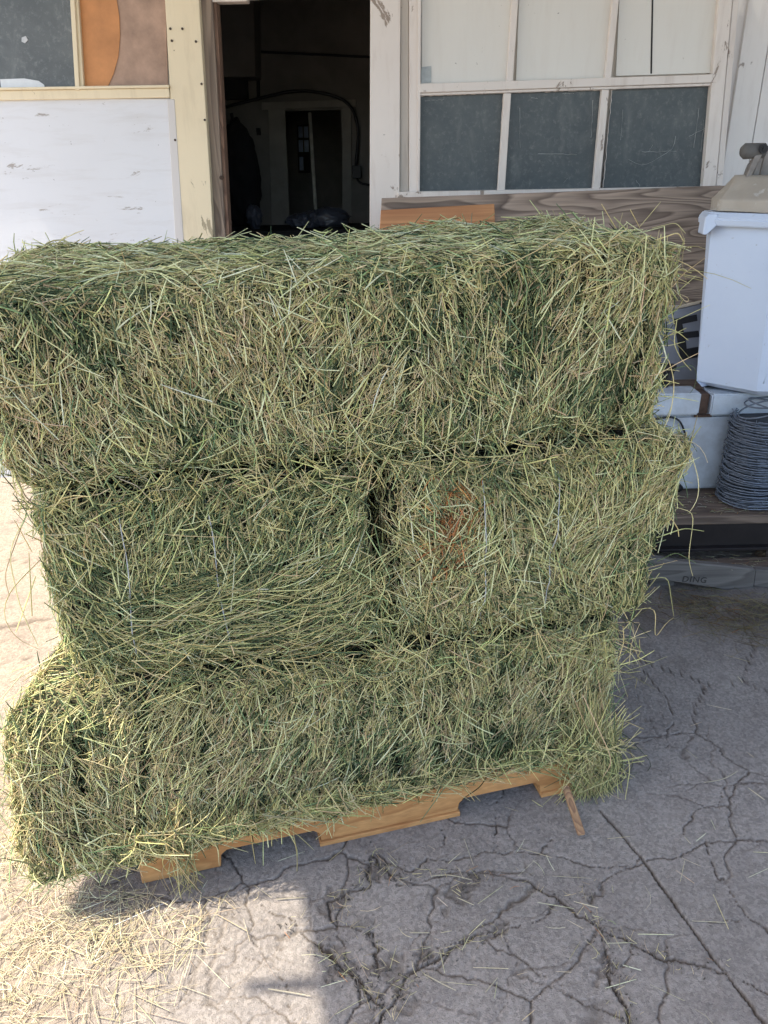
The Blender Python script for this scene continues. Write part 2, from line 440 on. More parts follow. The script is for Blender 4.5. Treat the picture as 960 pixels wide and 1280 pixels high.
P2 = np.stack([X, Y], -1); P3 = np.stack([X, Y, X*0], -1)
wob = np.stack([fbm(P3, 14, 3, 4)-.5, fbm(P3+7.7, 14, 5, 4)-.5], -1)*.05
wob2 = np.stack([fbm(P3, 60, 13, 2)-.5, fbm(P3+7.7, 60, 15, 2)-.5], -1)*.012
Pw = P2+wob+wob2
cr = [  # traced over the enlarged crop (origin 400,780; 1.714x): polyline, half width
 ([(600,395),(690,500),(790,640),(860,735),(950,850),(1010,930)], .0050, 0),
 ([(370,545),(440,555),(520,595),(600,650),(680,690),(740,720),(860,740)], .0055, 1),
 ([(345,675),(260,710),(200,750),(140,820),(110,880)], .006, 1),
 ([(345,675),(420,720),(500,765),(560,800),(650,860)], .002, 1),
 ([(605,660),(620,720),(645,790),(665,880)], .0055, 1),
 ([(600,520),(690,510),(760,495),(830,465),(990,465)], .0028, 1),
 ([(830,465),(850,540),(900,600),(990,670)], .0022, 1),
 ([(770,450),(790,410),(850,370),(870,345),(990,345)], .0026, 1),
 ([(110,490),(200,520),(260,505),(360,490),(480,490),(600,520)], .0026, 1),
 ([(380,350),(385,440),(370,490)], .002, 1), ([(345,675),(430,650),(520,595)], .0022, 1),
 ([(0,690),(60,740),(130,820)], .0045, 1), ([(130,740),(120,660),(40,640),(20,590),(100,560),(110,490)], .004, 1),
 ([(260,445),(265,505)], .002, 1), ([(490,455),(475,490)], .002, 1), ([(110,490),(170,550),(260,530),(370,545)], .004, 1),
 ([(200,750),(230,690),(345,675)], .0018, 1), ([(700,100),(760,190),(740,270)], .002, 1), ([(690,500),(620,540),(575,580),(605,660)], .002, 1),
 ([(680,690),(640,760)], .0018, 1), ([(860,735),(960,790)], .002, 1), ([(790,640),(900,640)], .0012, 1),
 ([(-130,600),(-60,640),(0,690)], .0025, 1), ([(-260,640),(-200,700),(-90,740),(-40,857)], .0015, 1), ([(-330,560),(-260,640),(-270,760),(-330,860)], .0012, 1),
]
depth = np.zeros_like(X)
for poly, wd, rgh in cr:
    pl = np.array([onground(400+x/1.714, 780+y/1.714) for x, y in poly])
    bb0 = pl.min(0)-.1; bb1 = pl.max(0)+.1
    mk = (X > bb0[0]) & (X < bb1[0]) & (Y > bb0[1]) & (Y < bb1[1])
    q = P2[mk]+(wob[mk]*(1 if rgh else .12))+wob2[mk]*(1 if rgh else .5)
    d = seg_dist(q, pl); ww = wd*.58*(.25+1.3*noise(P3[mk], 18, 21))
    depth[mk] = np.maximum(depth[mk], np.clip(2.0-1.9*d/ww, 0, 1)*np.clip(wd/.003, .45, 1))
# broken-out patches
for (x, y, rad) in [(300,570,.05),(120,530,.04),(372,662,.035),(128,745,.045),(575,575,.03),(225,705,.035),(630,740,.03),(40,745,.035),(20,585,.035),(180,800,.03),(-60,650,.03)]:
    c = onground(400+x/1.714, 780+y/1.714)
    d = np.linalg.norm((Pw+wob*1.2-c[:2])*np.array([1, 1.15]), axis=-1)*(1+1.3*(noise(P3, 26, 9)-.5))
    d2 = d+(noise(P3, 90, 19)-.5)*.03; depth = np.maximum(depth, np.clip((rad*.7-d2)/.02, 0, .38)*(.5+.8*noise(P3, 160, 29)))
# finer web of cracks between plates
sub = (X > -1.9) & (X < 2.3) & (Y > .3) & (Y < 3.6)
def voro(pts, n, sd, lo=(-1.9, .3), hi=(2.3, 3.6)):
    g = np.random.default_rng(sd); s = np.stack([g.uniform(lo[0], hi[0], n), g.uniform(lo[1], hi[1], n)], 1)
    d1 = np.full(len(pts), 9.); d2 = d1.copy()
    for c in s:
        d = np.hypot(pts[:, 0]-c[0], pts[:, 1]-c[1]); m1 = d < d1
        d2 = np.where(m1, d1, np.minimum(d2, d)); d1 = np.where(m1, d, d1)
    return d2-d1
pts = (P2+wob*1.1+wob2)[sub]
v1 = voro(pts, 190, 4); msk = np.clip((fbm(P3[sub], 2.2, 61, 2)-.36)*6, 0, 1)
fine = np.zeros_like(X); fine[sub] = np.clip(1.5-v1/.0030, 0, 1)*msk*.6
v2 = voro(pts, 900, 8); msk2 = np.clip((fbm(P3[sub], 3, 71, 2)-.48)*8, 0, 1)
f2 = np.zeros_like(X); f2[sub] = np.clip(1-v2/.0032, 0, 1)*msk2*.42
depth = np.maximum(depth, np.maximum(fine, f2))
pit = np.clip((noise(P3, 75, 91)-.83)*8, 0, 1)*np.clip((fbm(P3, 4, 92, 2)-.4)*4, 0, 1)
crumb = np.zeros_like(X)
for x_, y_, r_ in [(880, 755, .16), (940, 765, .16), (1000, 775, .2), (850, 745, .1), (790, 770, .2)]:
    c = onground(x_, y_)[:2]; crumb = np.maximum(crumb, np.exp(-(np.linalg.norm(P2-c, axis=-1)/r_)**2))
crumb *= np.clip((fbm(P3, 9, 55, 4)-.3)*4, 0, 1)
Zg = -depth*.009-pit*.002+(fbm(P3, 2, 33, 3)-.5)*.012*((X > -3) & (X < 3) & (Y > 0) & (Y < 4))+(fbm(P3, 90, 44, 2)-.5)*.0018
Zg = Zg-Zg[sub].max()*0-.002
dirt = np.clip(np.maximum(depth*1.3, crumb*.75), 0, 1)
V = np.stack([X, Y, Zg], -1).reshape(-1, 3)
idx = np.arange(X.size).reshape(X.shape)
Q = np.stack([idx[:-1, :-1], idx[1:, :-1], idx[1:, 1:], idx[:-1, 1:]], -1).reshape(-1, 4)
me = mesh_from('ground', [(V, Q, np.repeat(dirt.reshape(-1, 1), 3, 1), 0)])
Mg = Mat('cracked_concrete', .85, 0, .3)
at = Mg.n('ShaderNodeAttribute', attribute_name='Col').outputs['Color']
big = Mg.noise(1.6, 5, .6); fn = Mg.noise(120, 5, .75); md = Mg.noise(12, 6, .65)
c = Mg.mix(Mg.ramp(big, (.35, 0.), (.7, 1.)), (.275, .245, .225), (.36, .32, .292))
c = Mg.mix(Mg.math('MULTIPLY', Mg.ramp(md, (.42, 0.), (.72, 1.)), .5), c, (.20, .175, .165))
sepx = Mg.n('ShaderNodeSeparateXYZ'); Mg.t.links.new(Mg.tc, sepx.inputs[0])
lx = Mg.math('ADD', sepx.outputs[0], Mg.math('MULTIPLY', Mg.math('SUBTRACT', Mg.noise(3, 5, .6), .5), .9))
soil = Mg.ramp(Mg.math('MULTIPLY', Mg.math('ADD', lx, 2.), .25), (.30, 1.), (.43, .0))     # pale dusty soil over the slab on the left
c = Mg.mix(Mg.math('MULTIPLY', soil, .75), c, Mg.mix(Mg.noise(9, 5, .6), (.33, .24, .175), (.46, .385, .30)))
spk = Mg.ramp(Mg.noise(330, 2, .6), (.62, 0.), (.70, 1.))
c = Mg.mix(Mg.math('MULTIPLY', spk, .6), c, (.09, .08, .075))
ag = Mg.n('ShaderNodeTexVoronoi', Scale=150.); Mg.t.links.new(Mg.tc, ag.inputs['Vector']); agr = Mg.ramp(ag.outputs['Color'], (.2, .62), (.8, 1.25)); c = Mg.mix(.55, c, agr, 'MULTIPLY')
spw = Mg.ramp(Mg.noise(250, 2, .6), (.68, 0.), (.75, 1.))
c = Mg.mix(Mg.math('MULTIPLY', spw, .5), c, (.52, .48, .44))
stn = Mg.ramp(Mg.noise(5, 7, .7, .8), (.50, 0.), (.66, 1.)); c = Mg.mix(Mg.math('MULTIPLY', stn, .35), c, (.17, .145, .135))
c = Mg.mix(Mg.math('MULTIPLY', at, .85), c, Mg.mix(fn, (.035, .028, .022), (.13, .10, .075)))
Mg.color(c); Mg.bump(Mg.math('ADD', fn, Mg.math('ADD', Mg.math('MULTIPLY', md, .4), Mg.math('MULTIPLY', Mg.noise(320, 3, .8), .8))), .9, .004)
g = link('ground', me, Mg.m); tag(g, kind='structure')

# ------------------------------------------------------------------ shed front
YW = 3.8
m_cream = paint_mat('cream_paint', (.74, .635, .45), (.46, .37, .25), (.36, .30, .20), .06)
m_white = paint_mat('white_paint', (.66, .67, .70), (.50, .48, .47), (.36, .33, .31), .075, vertical=False, wear=.55)
m_white2 = paint_mat('weathered_white_paint', (.72, .66, .615), (.50, .42, .37), (.30, .24, .20), .10, wear=.7)
m_pane = paint_mat('painted_pane', (.70, .68, .64), (.58, .53, .48), (.35, .31, .27), .02, wear=.35)
m_siding = paint_mat('siding_paint', (.68, .655, .64), (.50, .46, .44), (.30, .27, .25), .05, wear=.6)
m_jamb = wood_mat('worn_jamb_wood', (.36, .28, .22), (.17, .125, .10), 1.2, 'z')
def glass_mat(name, a, b, c3):
    M = Mat(name, .32, 0, .5)
    n = M.noise(4, 7, .7, .5); col = M.mix(M.ramp(n, (.35, 0.), (.72, 1.)), a, b)
    dust = M.ramp(M.noise(45, 7, .8), (.52, 0.), (.74, 1.)); col = M.mix(M.math('MULTIPLY', dust, .5), col, c3)
    sm = M.ramp(M.noise(1.5, 6, .7, 1.5, M.scale(5, 5, 1.2)), (.55, 0.), (.8, 1.)); col = M.mix(M.math('MULTIPLY', sm, .35), col, c3)
    M.color(col); M.rough(M.math('ADD', .25, M.math('MULTIPLY', n, .5))); return M.m
m_dglass = glass_mat('dark_painted_glass', (.045, .058, .066), (.095, .11, .115), (.26, .27, .26))
m_lglass = glass_mat('dusty_glass', (.07, .08, .085), (.13, .145, .15), (.30, .32, .32))

# walls of the shed: one thing, with an opening for the door and the window
wall = empty('shed', (-.4, YW+.1, 0), label='weathered painted shed with open dark doorway behind the hay', cat='shed')
bm = bmesh.new()
def wx(px, py): return onwall(px, py, YW)
xl = wx(262, 140)[0]; xr = wx(463, 140)[0]
box(bm, (-6, YW+.06, -.02), (xl-.12, YW+.18, 3.2)); box(bm, (xr+.02, YW+.06, -.02), (6, YW+.18, 3.2)); box(bm, (xl-.12, YW+.06, 2.22), (xr+.02, YW+.18, 3.2))
build('wall', bm, m_siding, wall)
# siding boards right of the window
bm = bmesh.new(); x = wx(905, 100)[0]+.07
k = 0
while x < 3.4:
    wd = .118; box(bm, (x+.002, YW+.04+.004*(k % 2), 0), (x+wd-.003, YW+.0595, 3.1)); x += wd; k += 1
build('siding', bm, m_siding, wall, bevel=.002)
# upper right casing of the doorway
cas = slab('door_casing', [(463, -60), (501, -60), (499, 330), (462, 330)], YW-.02, .079, m_white2, wall)
slab('door_jamb', [(463.5, -60), (466, -60), (465, 330), (463, 330)], YW+.06, .12, m_jamb, wall)
bm = bmesh.new(); a1 = onwall(262, -6, YW); a2 = onwall(470, -13, YW)
prism(bm, [onwall(240, 3, YW-.01), onwall(309, 1.5, YW-.01), onwall(309, -3, YW-.01), onwall(462, -10, YW-.01), onwall(462, -70, YW-.01), onwall(240, -60, YW-.01)], (0, .069, 0))
build('door_header', bm, m_white2, wall, bevel=.002)
# weathered left jamb and the strip with hinge marks
slab('door_jamb', [(247, -60), (262, -60), (284, 340), (268, 340)], YW-.015, .10, m_jamb, wall)
slab('door_stop', [(262.5, -60), (267, -60), (289, 340), (284.5, 340)], YW+.005, .08, wood_mat('reddish_stop_wood', (.33, .20, .14), (.16, .09, .065), 1.5, 'z'), wall)
bm = bmesh.new(); c = onwall(277, 222, YW-.015)
tube(bm, [c+np.array([0, -.008, 0]), c+np.array([0, .004, 0])], .009, 10); build('bolt', bm, plain_mat('rust_dark', (.05, .03, .02), .8), wall)

# the room behind the doorway
YB = 6.2
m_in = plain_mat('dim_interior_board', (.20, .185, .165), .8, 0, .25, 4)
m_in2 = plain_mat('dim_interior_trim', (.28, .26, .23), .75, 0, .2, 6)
m_blk = plain_mat('matte_dark', (.02, .02, .022), .8, 0, .3, 8)  # plain near-black shared by trims, bench and cabinet
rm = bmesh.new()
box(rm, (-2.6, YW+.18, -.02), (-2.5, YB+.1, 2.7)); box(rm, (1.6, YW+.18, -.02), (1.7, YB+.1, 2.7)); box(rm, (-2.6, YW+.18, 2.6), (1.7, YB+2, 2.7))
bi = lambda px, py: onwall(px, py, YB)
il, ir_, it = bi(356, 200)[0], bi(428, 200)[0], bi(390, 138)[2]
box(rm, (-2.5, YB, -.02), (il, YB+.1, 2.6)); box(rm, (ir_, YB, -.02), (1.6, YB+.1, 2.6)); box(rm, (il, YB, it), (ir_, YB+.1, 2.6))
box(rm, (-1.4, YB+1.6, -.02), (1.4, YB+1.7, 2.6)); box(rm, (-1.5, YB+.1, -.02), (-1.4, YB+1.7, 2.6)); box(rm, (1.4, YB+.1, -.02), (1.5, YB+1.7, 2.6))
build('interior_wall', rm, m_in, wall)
slab('interior_trim', [(335, 128), (356, 134), (366, 360), (342, 360)], YB-.03, .028, m_in2, wall)
slab('interior_trim', [(428, 134), (439, 133), (440, 360), (428, 360)], YB-.03, .028, m_in2, wall)
slab('interior_trim', [(327, 128), (445, 124), (445, 133), (327, 137)], YB-.034, .032, m_in2, wall)
slab('interior_trim', [(318, -30), (321, -30), (325, 125), (321, 125)], YB-.02, .018, m_blk, wall)
slab('interior_trim', [(322, 63), (470, 70), (470, 73), (322, 66)], YB-.02, .018, m_blk, wall)
o = slab('cupboard', [(255, -40), (317, -40), (319, 96), (255, 96)], YB-.35, .3, m_in, None, bevel=.004, label='dim wall cupboard high inside the doorway at the left', cat='cupboard')
o = slab('recess_shade', [(262, 98), (308, 98), (309, 124), (262, 124)], YB-.1, .08, m_blk, wall)  # dark slab standing in for the shaded recess below the cupboard
# inner window through the second doorway, reflected light painted as blue pane colour
wn = slab('window', [(371, 156), (386, 155), (388, 216), (373, 216)], YB+1.55, .03, m_blk, wall)
for (a0, b0, a1, b1) in [(372.5, 158, 378, 172), (379.5, 158, 385, 172), (373, 175, 378.5, 190), (380, 175, 385.5, 190), (374, 196, 379, 213)]:
    slab('pane', [(a0, b0), (a1, b0), (a1+.5, b1), (a0+.5, b1)], YB+1.54, .008, plain_mat('blue_reflection_pane', (.25, .33, .5), .3), wn, bevel=0)
m_cable = plain_mat('black_cable', (.012, .012, .014), .5, 0, .2)
bm = bmesh.new()
cp = smooth_path([bi(274, 137), bi(300, 130), bi(340, 120), bi(362, 115), bi(385, 114), bi(410, 118), bi(430, 125), bi(442, 137), bi(448, 160), bi(447, 185), bi(445, 207)], 50)-np.array([0, .06, 0])
tube(bm, cp, .011, 7); build('cable', bm, m_cable, None, True).update_tag()
cb = bpy.data.objects['cable']; tag(cb, 'thick black cable drooping in an arc across the dark back wall', 'cable')
bx = slab('junction_box', [(440, 207), (451, 207), (452, 223), (441, 223)], YB-.09, .085, m_cable, None, bevel=.004, label='small black electrical box at the end of the arched cable', cat='electrical box')
bm = bmesh.new(); tube(bm, smooth_path([bi(446, 223), bi(450, 229), bi(463, 231), bi(475, 231)], 14)-np.array([0, .05, 0]), .008, 6); build('wire', bm, m_cable, bx, True)
sw = slab('light_switch', [(320, 160), (325, 160), (326, 169), (321, 169)], YB-.03, .028, m_blk, None, label='small dark switch on the wall left of the inner doorway', cat='switch')
bm = bmesh.new(); a1 = onwall(387, 141, 5.9); a2 = onwall(397, 300, 5.7); a2 = a2+(a2-a1)/(a1[2]-a2[2])*a2[2]
tube(bm, [a1, a2], .012, 8); tag(build('pole', bm, plain_mat('grey_pole', (.5, .48, .42), .6), None, True), 'thin pale pole leaning in front of the inner doorway', 'pole')
# a dark coat hanging on the left and bundles of plastic on a bench
def blob(name, c, r3, mat, seed, parent=None, amp=.3, sub=4, sc=3.):
    bm = bmesh.new(); bmesh.ops.create_icosphere(bm, subdivisions=sub, radius=1)
    for v in bm.verts:
        p = np.array(v.co)[None]; k = 1+amp*(float(fbm(p+seed, sc, seed, 4)[0])-.5)*2
        v.co = Vector((c[0]+v.co.x*r3[0]*k, c[1]+v.co.y*r3[1]*k, c[2]+v.co.z*r3[2]*k))
    return build(name, bm, mat, parent, True)
c = onwall(300, 225, 5.95)
coat = blob('coat', (c[0], c[1]+.05, c[2]), (.13, .09, .36), plain_mat('dark_cloth', (.018, .017, .02), .95), 5, amp=.35)
tag(coat, 'dark coat hanging on a hook inside the doorway at the left', 'coat')
bm = bmesh.new(); h0 = onwall(297, 150, YB); tube(bm, [h0, h0+np.array([0, -.2, -.02]), h0+np.array([0, -.24, .03])], .012, 6); build('hook', bm, m_cable, coat)
m_bag = plain_mat('crumpled_plastic', (.09, .10, .13), .35, 0, .2, 5, .8)
bench = empty('workbench', (-.6, 5.5, 0), label='low dark bench holding plastic bags inside the doorway', cat='workbench')
bt = onwall(390, 284, 5.5)[2]
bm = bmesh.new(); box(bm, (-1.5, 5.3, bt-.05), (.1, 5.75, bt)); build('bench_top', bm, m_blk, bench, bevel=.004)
for x_ in (-1.45, .05):
    for y_ in (5.35, 5.7):
        bm = bmesh.new(); box(bm, (x_-.03, y_-.03, -.01), (x_+.03, y_+.03, bt-.052)); build('leg', bm, m_blk, bench)
for (px, py, a0, a1, lb) in [(318, 272, .05, .08, 'pale crumpled plastic bag at the left of the doorway bench'), (376, 276, .09, .05, 'low flat plastic bag on the bench beside the pole'), (412, 276, .12, .065, 'large bluish plastic bag on the bench right of the pole'), (392, 276, .05, .06, 'small plastic bag squeezed behind the pole')]:
    c = onwall(px, py, 5.5); o = blob('plastic_bag', (c[0], 5.5, max(bt+a1*.8, c[2])), (a0, .08, a1), m_bag, px, amp=.5, sc=2.2)
    tag(o, lb, 'plastic bag', 'plastic bags on the bench')
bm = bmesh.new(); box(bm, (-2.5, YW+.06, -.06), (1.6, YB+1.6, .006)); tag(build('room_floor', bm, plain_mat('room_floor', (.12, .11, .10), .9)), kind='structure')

# sliding door leaf on the left, with its two panes
YD = 3.74
leaf = empty('barn_door', tuple(onwall(60, 300, YD)*np.array([1, 1, 0])+np.array([0, .03, .02])), label='white and cream barn door with a window left of the doorway', cat='door')
slab('panel', [(-330, 124), (213, 123), (250, 900), (-330, 1100)], YD+.012, .03, m_white, leaf)
slab('trim_strip', [(209, 124), (218, 124), (233, 350), (222, 350)], YD-.002, .012, paint_mat('grey_trim', (.60, .57, .55), (.42, .39, .37), (.3, .27, .25), .05), leaf)
slab('stile', [(203, -60), (245, -60), (263, 230), (273, 420), (300, 900), (262, 900), (225, 300), (213, 124)], YD, .045, m_cream, leaf)
slab('rail', [(-330, 118), (211, 110), (212.5, 122), (-330, 131)], YD-.004, .04, m_cream, leaf)
slab('rail', [(-330, 114.5), (211, 106), (211, 109.6), (-330, 117.6)], YD-.014, .05, m_cream, leaf)
slab('muntin', [(84, -60), (90, -60), (99.5, 113), (94, 113)], YD-.01, .04, m_cream, leaf)
slab('muntin', [(90.5, -60), (94, -60), (105, 113), (100, 113)], YD, .03, m_cream, leaf)
slab('muntin', [(-160, -60), (-150, -60), (-141, 116), (-151, 116)], YD-.01, .04, m_cream, leaf)
p = slab('pane', [(-140, -60), (86, -60), (97, 113.5), (-140, 118)], YD+.02, .006, m_lglass, leaf, bevel=0); p['label'] = 'dusty grey glass pane with white smear'
slab('paint_smear', [(0, 99), (30, 98), (48, 101), (55, 106), (57, 113), (20, 115), (2, 114)], YD+.0175, .002, plain_mat('white_smear', (.66, .68, .70), .7, 0, .1), p, bevel=0)
slab('paint_smear', [(27, 47), (32, 45), (35, 50), (31, 54), (27, 52)], YD+.0175, .002, plain_mat('white_smear', (.5, .52, .54), .7, 0, .1), p, bevel=0)
slab('paint_smear', [(57, 111), (94, 111), (95, 114), (57, 114.5)], YD+.0175, .002, plain_mat('white_smear', (.6, .6, .58), .7, 0, .1), p, bevel=0)
m_ply = plain_mat('brown_dusty_board', (.34, .225, .165), .75, 0, .32, 11); m_or = plain_mat('orange_board', (.50, .22, .085), .7, 0, .2, 9)
p2 = slab('pane', [(94, -60), (205, -60), (210, 113), (104, 113.5)], YD+.022, .006, m_ply, leaf, bevel=0); p2['label'] = 'brown boarded pane with an orange rounded patch'
arc = [(95, -60), (128, -60), (138, -30), (145, -5), (149, 20), (150, 45), (148, 70), (142, 92), (133, 112), (105, 113)]
slab('orange_patch', arc, YD+.018, .003, m_or, p2, bevel=0)
slab('paint_smear', [(133, 110.5), (209, 110), (209.5, 112.5), (133, 113)], YD+.0175, .002, plain_mat('white_smear', (.6, .55, .48), .7, 0, .2), p2, bevel=0)
bm = bmesh.new()
for (px, py) in [(213, 36), (228, 36), (215, 51), (245, 52), (219, 175), (252, 105), (256, 150)]:
    c = onwall(px, py, YD); tube(bm, [c+np.array([0, -.004, 0]), c+np.array([0, .01, 0])], .005, 8)
build('nail_heads', bm, plain_mat('nail_dark', (.06, .04, .03), .8), leaf)

# the six-pane window on the right
win = empty('window', tuple(onwall(700, 240, YW)), label='six pane window with white upper and dark lower panes', cat='window')
slab('frame', [(501, -60), (511, -60), (511, 330), (499.5, 330)], YW-.005, .064, paint_mat('worn_grey_paint', (.50, .45, .40), (.28, .24, .21), (.2, .16, .13), .12, wear=.8), win)
slab('frame', [(511.5, -60), (522, -60), (521.5, 330), (511.5, 330)], YW-.018, .07, m_white2, win)
slab('frame', [(522, -60), (527, -60), (524, 330), (521.5, 330)], YW-.03, .08, m_white2, win)
slab('frame', [(904, -60), (921, -60), (886, 330), (870, 330)], YW-.03, .08, m_white2, win)
slab('frame', [(921.5, -60), (929, -60), (894, 330), (886.5, 330)], YW-.018, .07, m_white2, win)
slab('frame', [(497, 240), (886, 233), (884, 262), (497, 270)], YW-.036, .09, m_white2, win)
slab('rail', [(525, 104.5), (898, 92.5), (896, 103), (524.5, 116)], YW-.032, .04, m_white2, win)
slab('rail', [(525, 116.3), (896, 103.4), (895.5, 107), (524.5, 119.6)], YW-.022, .03, m_white2, win)
for (xa, xb) in [(645, 629), (771, 748)]:
    sl_ = (xb-xa)/240
    f_ = lambda y_, o_: xa+sl_*y_+o_
    slab('muntin', [(f_(-60, -5), -60), (f_(-60, 3), -60), (f_(104, 3), 98 if xa > 700 else 102.5), (f_(104, -5), 98 if xa > 700 else 102.5)], YW-.028, .03, m_white2, win)
    slab('muntin', [(f_(120, -7), 112 if xa > 700 else 116.5), (f_(120, 2), 112 if xa > 700 else 116.5), (f_(250, 2), 250), (f_(250, -7), 250)], YW-.028, .03, m_white2, win)
ups = [((527, -60), (642, -60), (637, 101), (527, 105)), ((651, -60), (768, -60), (762, 97), (645, 101)), ((777, -60), (906, -60), (897, 91), (770, 95))]
for k, q in enumerate(ups):
    p = slab('pane', q, YW, .02, m_pane, win, bevel=0)
    if k == 0: p['label'] = 'white painted pane with a grey tape patch'; slab('tape', [(526.5, 84), (539, 82.5), (539, 103), (526.5, 104)], YW-.004, .002, plain_mat('grey_tape', (.38, .41, .42), .5), p, bevel=0)
    if k == 2: p['label'] = 'white boarded pane split by a dark crack'; slab('crack', [(815.5, -40), (817.5, -40), (816, 40), (815, 92), (813, 92), (814, 40)], YW-.002, .001, m_blk, p, bevel=0)
m_scr = plain_mat('pale_scratch', (.34, .36, .36), .8, 0, .3)
lows = [((524, 120), (629, 116), (622, 252), (523, 252)), ((638, 116), (756, 112), (744, 252), (629, 252)), ((765, 111), (893, 106), (874, 252), (752, 252))]
scr = [[[(531, 126), (555, 124)]],
       [[(650, 135), (650, 185)], [(672, 192), (720, 193)], [(741, 125), (739, 172)], [(664, 122), (672, 123)], [(703, 117), (717, 117)], [(705, 228), (710, 222)]],
       [[(779, 137), (776, 175)], [(802, 190), (845, 189)], [(874, 135), (867, 185)], [(845, 170), (846, 185), (838, 190), (822, 196), (808, 209), (795, 207), (786, 200)], [(862, 170), (882, 160)], [(811, 190), (816, 181)], [(795, 225), (800, 233)], [(880, 150), (876, 190)]]]
for k, q in enumerate(lows):
    p = slab('pane', q, YW+.004, .012, m_dglass, win, bevel=0)
    bm = bmesh.new()
    for ln in scr[k]:
        pl = [onwall(x_, y_, YW+.002) for x_, y_ in ln]; tube(bm, smooth_path(pl, 10)+rng.normal(0, .0012, (10, 3))*[1, 0, 1], list(rng.uniform(.0003, .0012, 10)), 4)
    build('scratches', bm, m_scr, p)
    # a crust of old putty round the glass
    bm = bmesh.new()
    for e0, e1 in zip(q, q[1:]+q[:1]):
        if e0[1] > 250 and e1[1] > 250: continue
        pl = [np.array(onwall(e0[0]+(e1[0]-e0[0])*t, e0[1]+(e1[1]-e0[1])*t, YW+.001))+np.array([rng.normal(0, .001), 0, rng.normal(0, .001)]) for t in np.linspace(0, 1, 30)]
        tube(bm, pl, [.002*(.4+rng.random()) for _ in pl], 5)
    build('putty', bm, m_white2, p)

# ------------------------------------------------------------------ things along the wall on the right
m_gray = wood_mat('weathered_plywood', (.42, .32, .25), (.13, .092, .072), .8, 'x', bands=22, dist=1.3)
o = slab('plywood_board', [(477, 248), (700, 240), (902, 232), (915, 233), (900, 380), (800, 383), (470, 396)], 3.42, .018, m_gray, None, label='wide grey brown plywood board leaning below the window', cat='board')
o = slab('plank', [(476, 263), (618, 255), (619, 290), (474, 296)], 3.37, .02, wood_mat('orange_plank_wood', (.55, .27, .12), (.38, .16, .07), 1., 'x'), None, label='short orange brown plank in front of the plywood board', cat='plank')
# dark clutter cabinet standing under the board, so the board rests on it
YC = 3.30
xa = onwall(470, 400, 3.42)[0]; zb = onwall(850, 381, 3.42)[2]
cab = empty('metal_cabinet', (1.2, 3.55, 0), label='dark metal cabinet behind the lettered sign and white tub', cat='cabinet')
bm = bmesh.new(); box(bm, (xa-.02, 3.36, .02), (2.3, 3.74, zb-.24)); build('body', bm, m_blk, cab, bevel=.004)
bm = bmesh.new(); box(bm, (xa-.03, 3.34, zb-.238), (2.32, 3.75, zb-.212)); build('worktop', bm, wood_mat('cabinet_top_wood', (.22, .16, .12), (.10, .07, .05), 1, 'x'), cab, bevel=.003)
for bx_ in (xa+.1, 1.1, 2.1):
    bm = bmesh.new(); box(bm, (bx_, 3.40, zb-.211), (bx_+.06, 3.47, zb-.003)); tag(build('wood_block', bm, m_gray, None, bevel=.003), {xa+.1: 'wood block propping the left end of the plywood board', 1.1: 'wood block propping the middle of the plywood board', 2.1: 'wood block propping the right end of the plywood board'}[bx_], 'wood block', 'blocks under the plywood board')
# lettered sign
YS = 3.12
sg = slab('sign', [(815, 392), (842, 388), (884, 378), (903, 372), (906, 474), (870, 476), (838, 480), (815, 482)], YS, .012, plain_mat('sign_shaded_white', (.21, .22, .25), .55, 0, .15, 6), None, label='white sign toned to shaded grey with a large black letter E half hidden by hay', cat='sign')  # white plate coloured darker to carry the shadow lying on it
m_ink = plain_mat('sign_black', (.01, .01, .012), .5, 0, .1)
slab('letter', [(842, 399), (871, 393), (872, 401), (853, 405), (855, 415.5), (873, 413.5), (874.5, 421), (857, 423), (858.5, 436), (876, 433), (877, 446), (851, 450)], YS-.003, .0025, m_ink, sg, bevel=0)
slab('letter', [(878, 393), (886, 391.5), (884, 400), (878, 401)], YS-.003, .0025, m_ink, sg, bevel=0)
slab('sign_edge', [(815, 388.5), (842, 384.5), (884, 374.5), (903, 368.5), (903, 371.5), (884, 377.5), (842, 387.5), (815, 391.5)], YS-.004, .016, plain_mat('sign_tan_edge', (.42, .36, .28), .7), sg)
c = onwall(876, 379, YS-.006); bm = bmesh.new(); tube(bm, [c, c+np.array([0, .004, 0])], .004, 8); build('nail', bm, m_ink, sg)

# white enamel cabinet with two lids
YE = 2.86
zt = onwall(860, 491, YE)[2]; zm = onwall(860, 518, YE)[2]; zf_ = onwall(870, 613, YE)[2]
xL = onwall(818, 500, YE)[0]
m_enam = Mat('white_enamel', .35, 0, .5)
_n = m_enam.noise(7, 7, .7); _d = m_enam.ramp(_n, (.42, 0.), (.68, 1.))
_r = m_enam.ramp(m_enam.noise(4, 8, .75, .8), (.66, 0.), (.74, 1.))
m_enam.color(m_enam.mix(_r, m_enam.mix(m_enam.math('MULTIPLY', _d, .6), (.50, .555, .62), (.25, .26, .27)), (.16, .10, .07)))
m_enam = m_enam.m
ec = empty('enamel_chest', (1.45, 3.0, zf_), label='dirty white enamel chest with two lids below the white tub', cat='chest')
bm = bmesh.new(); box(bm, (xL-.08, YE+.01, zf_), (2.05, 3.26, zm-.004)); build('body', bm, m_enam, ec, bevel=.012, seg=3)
g0 = onwall(875, 500, YE)[0]; g1 = onwall(888, 505, YE)[0]
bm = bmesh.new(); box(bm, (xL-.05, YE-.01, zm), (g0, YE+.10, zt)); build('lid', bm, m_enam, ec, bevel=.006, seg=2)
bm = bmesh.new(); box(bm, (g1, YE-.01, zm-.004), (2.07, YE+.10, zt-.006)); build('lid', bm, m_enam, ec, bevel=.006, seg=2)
m_rust = plain_mat('rusty_steel', (.085, .05, .035), .85, .2, .5, 30)
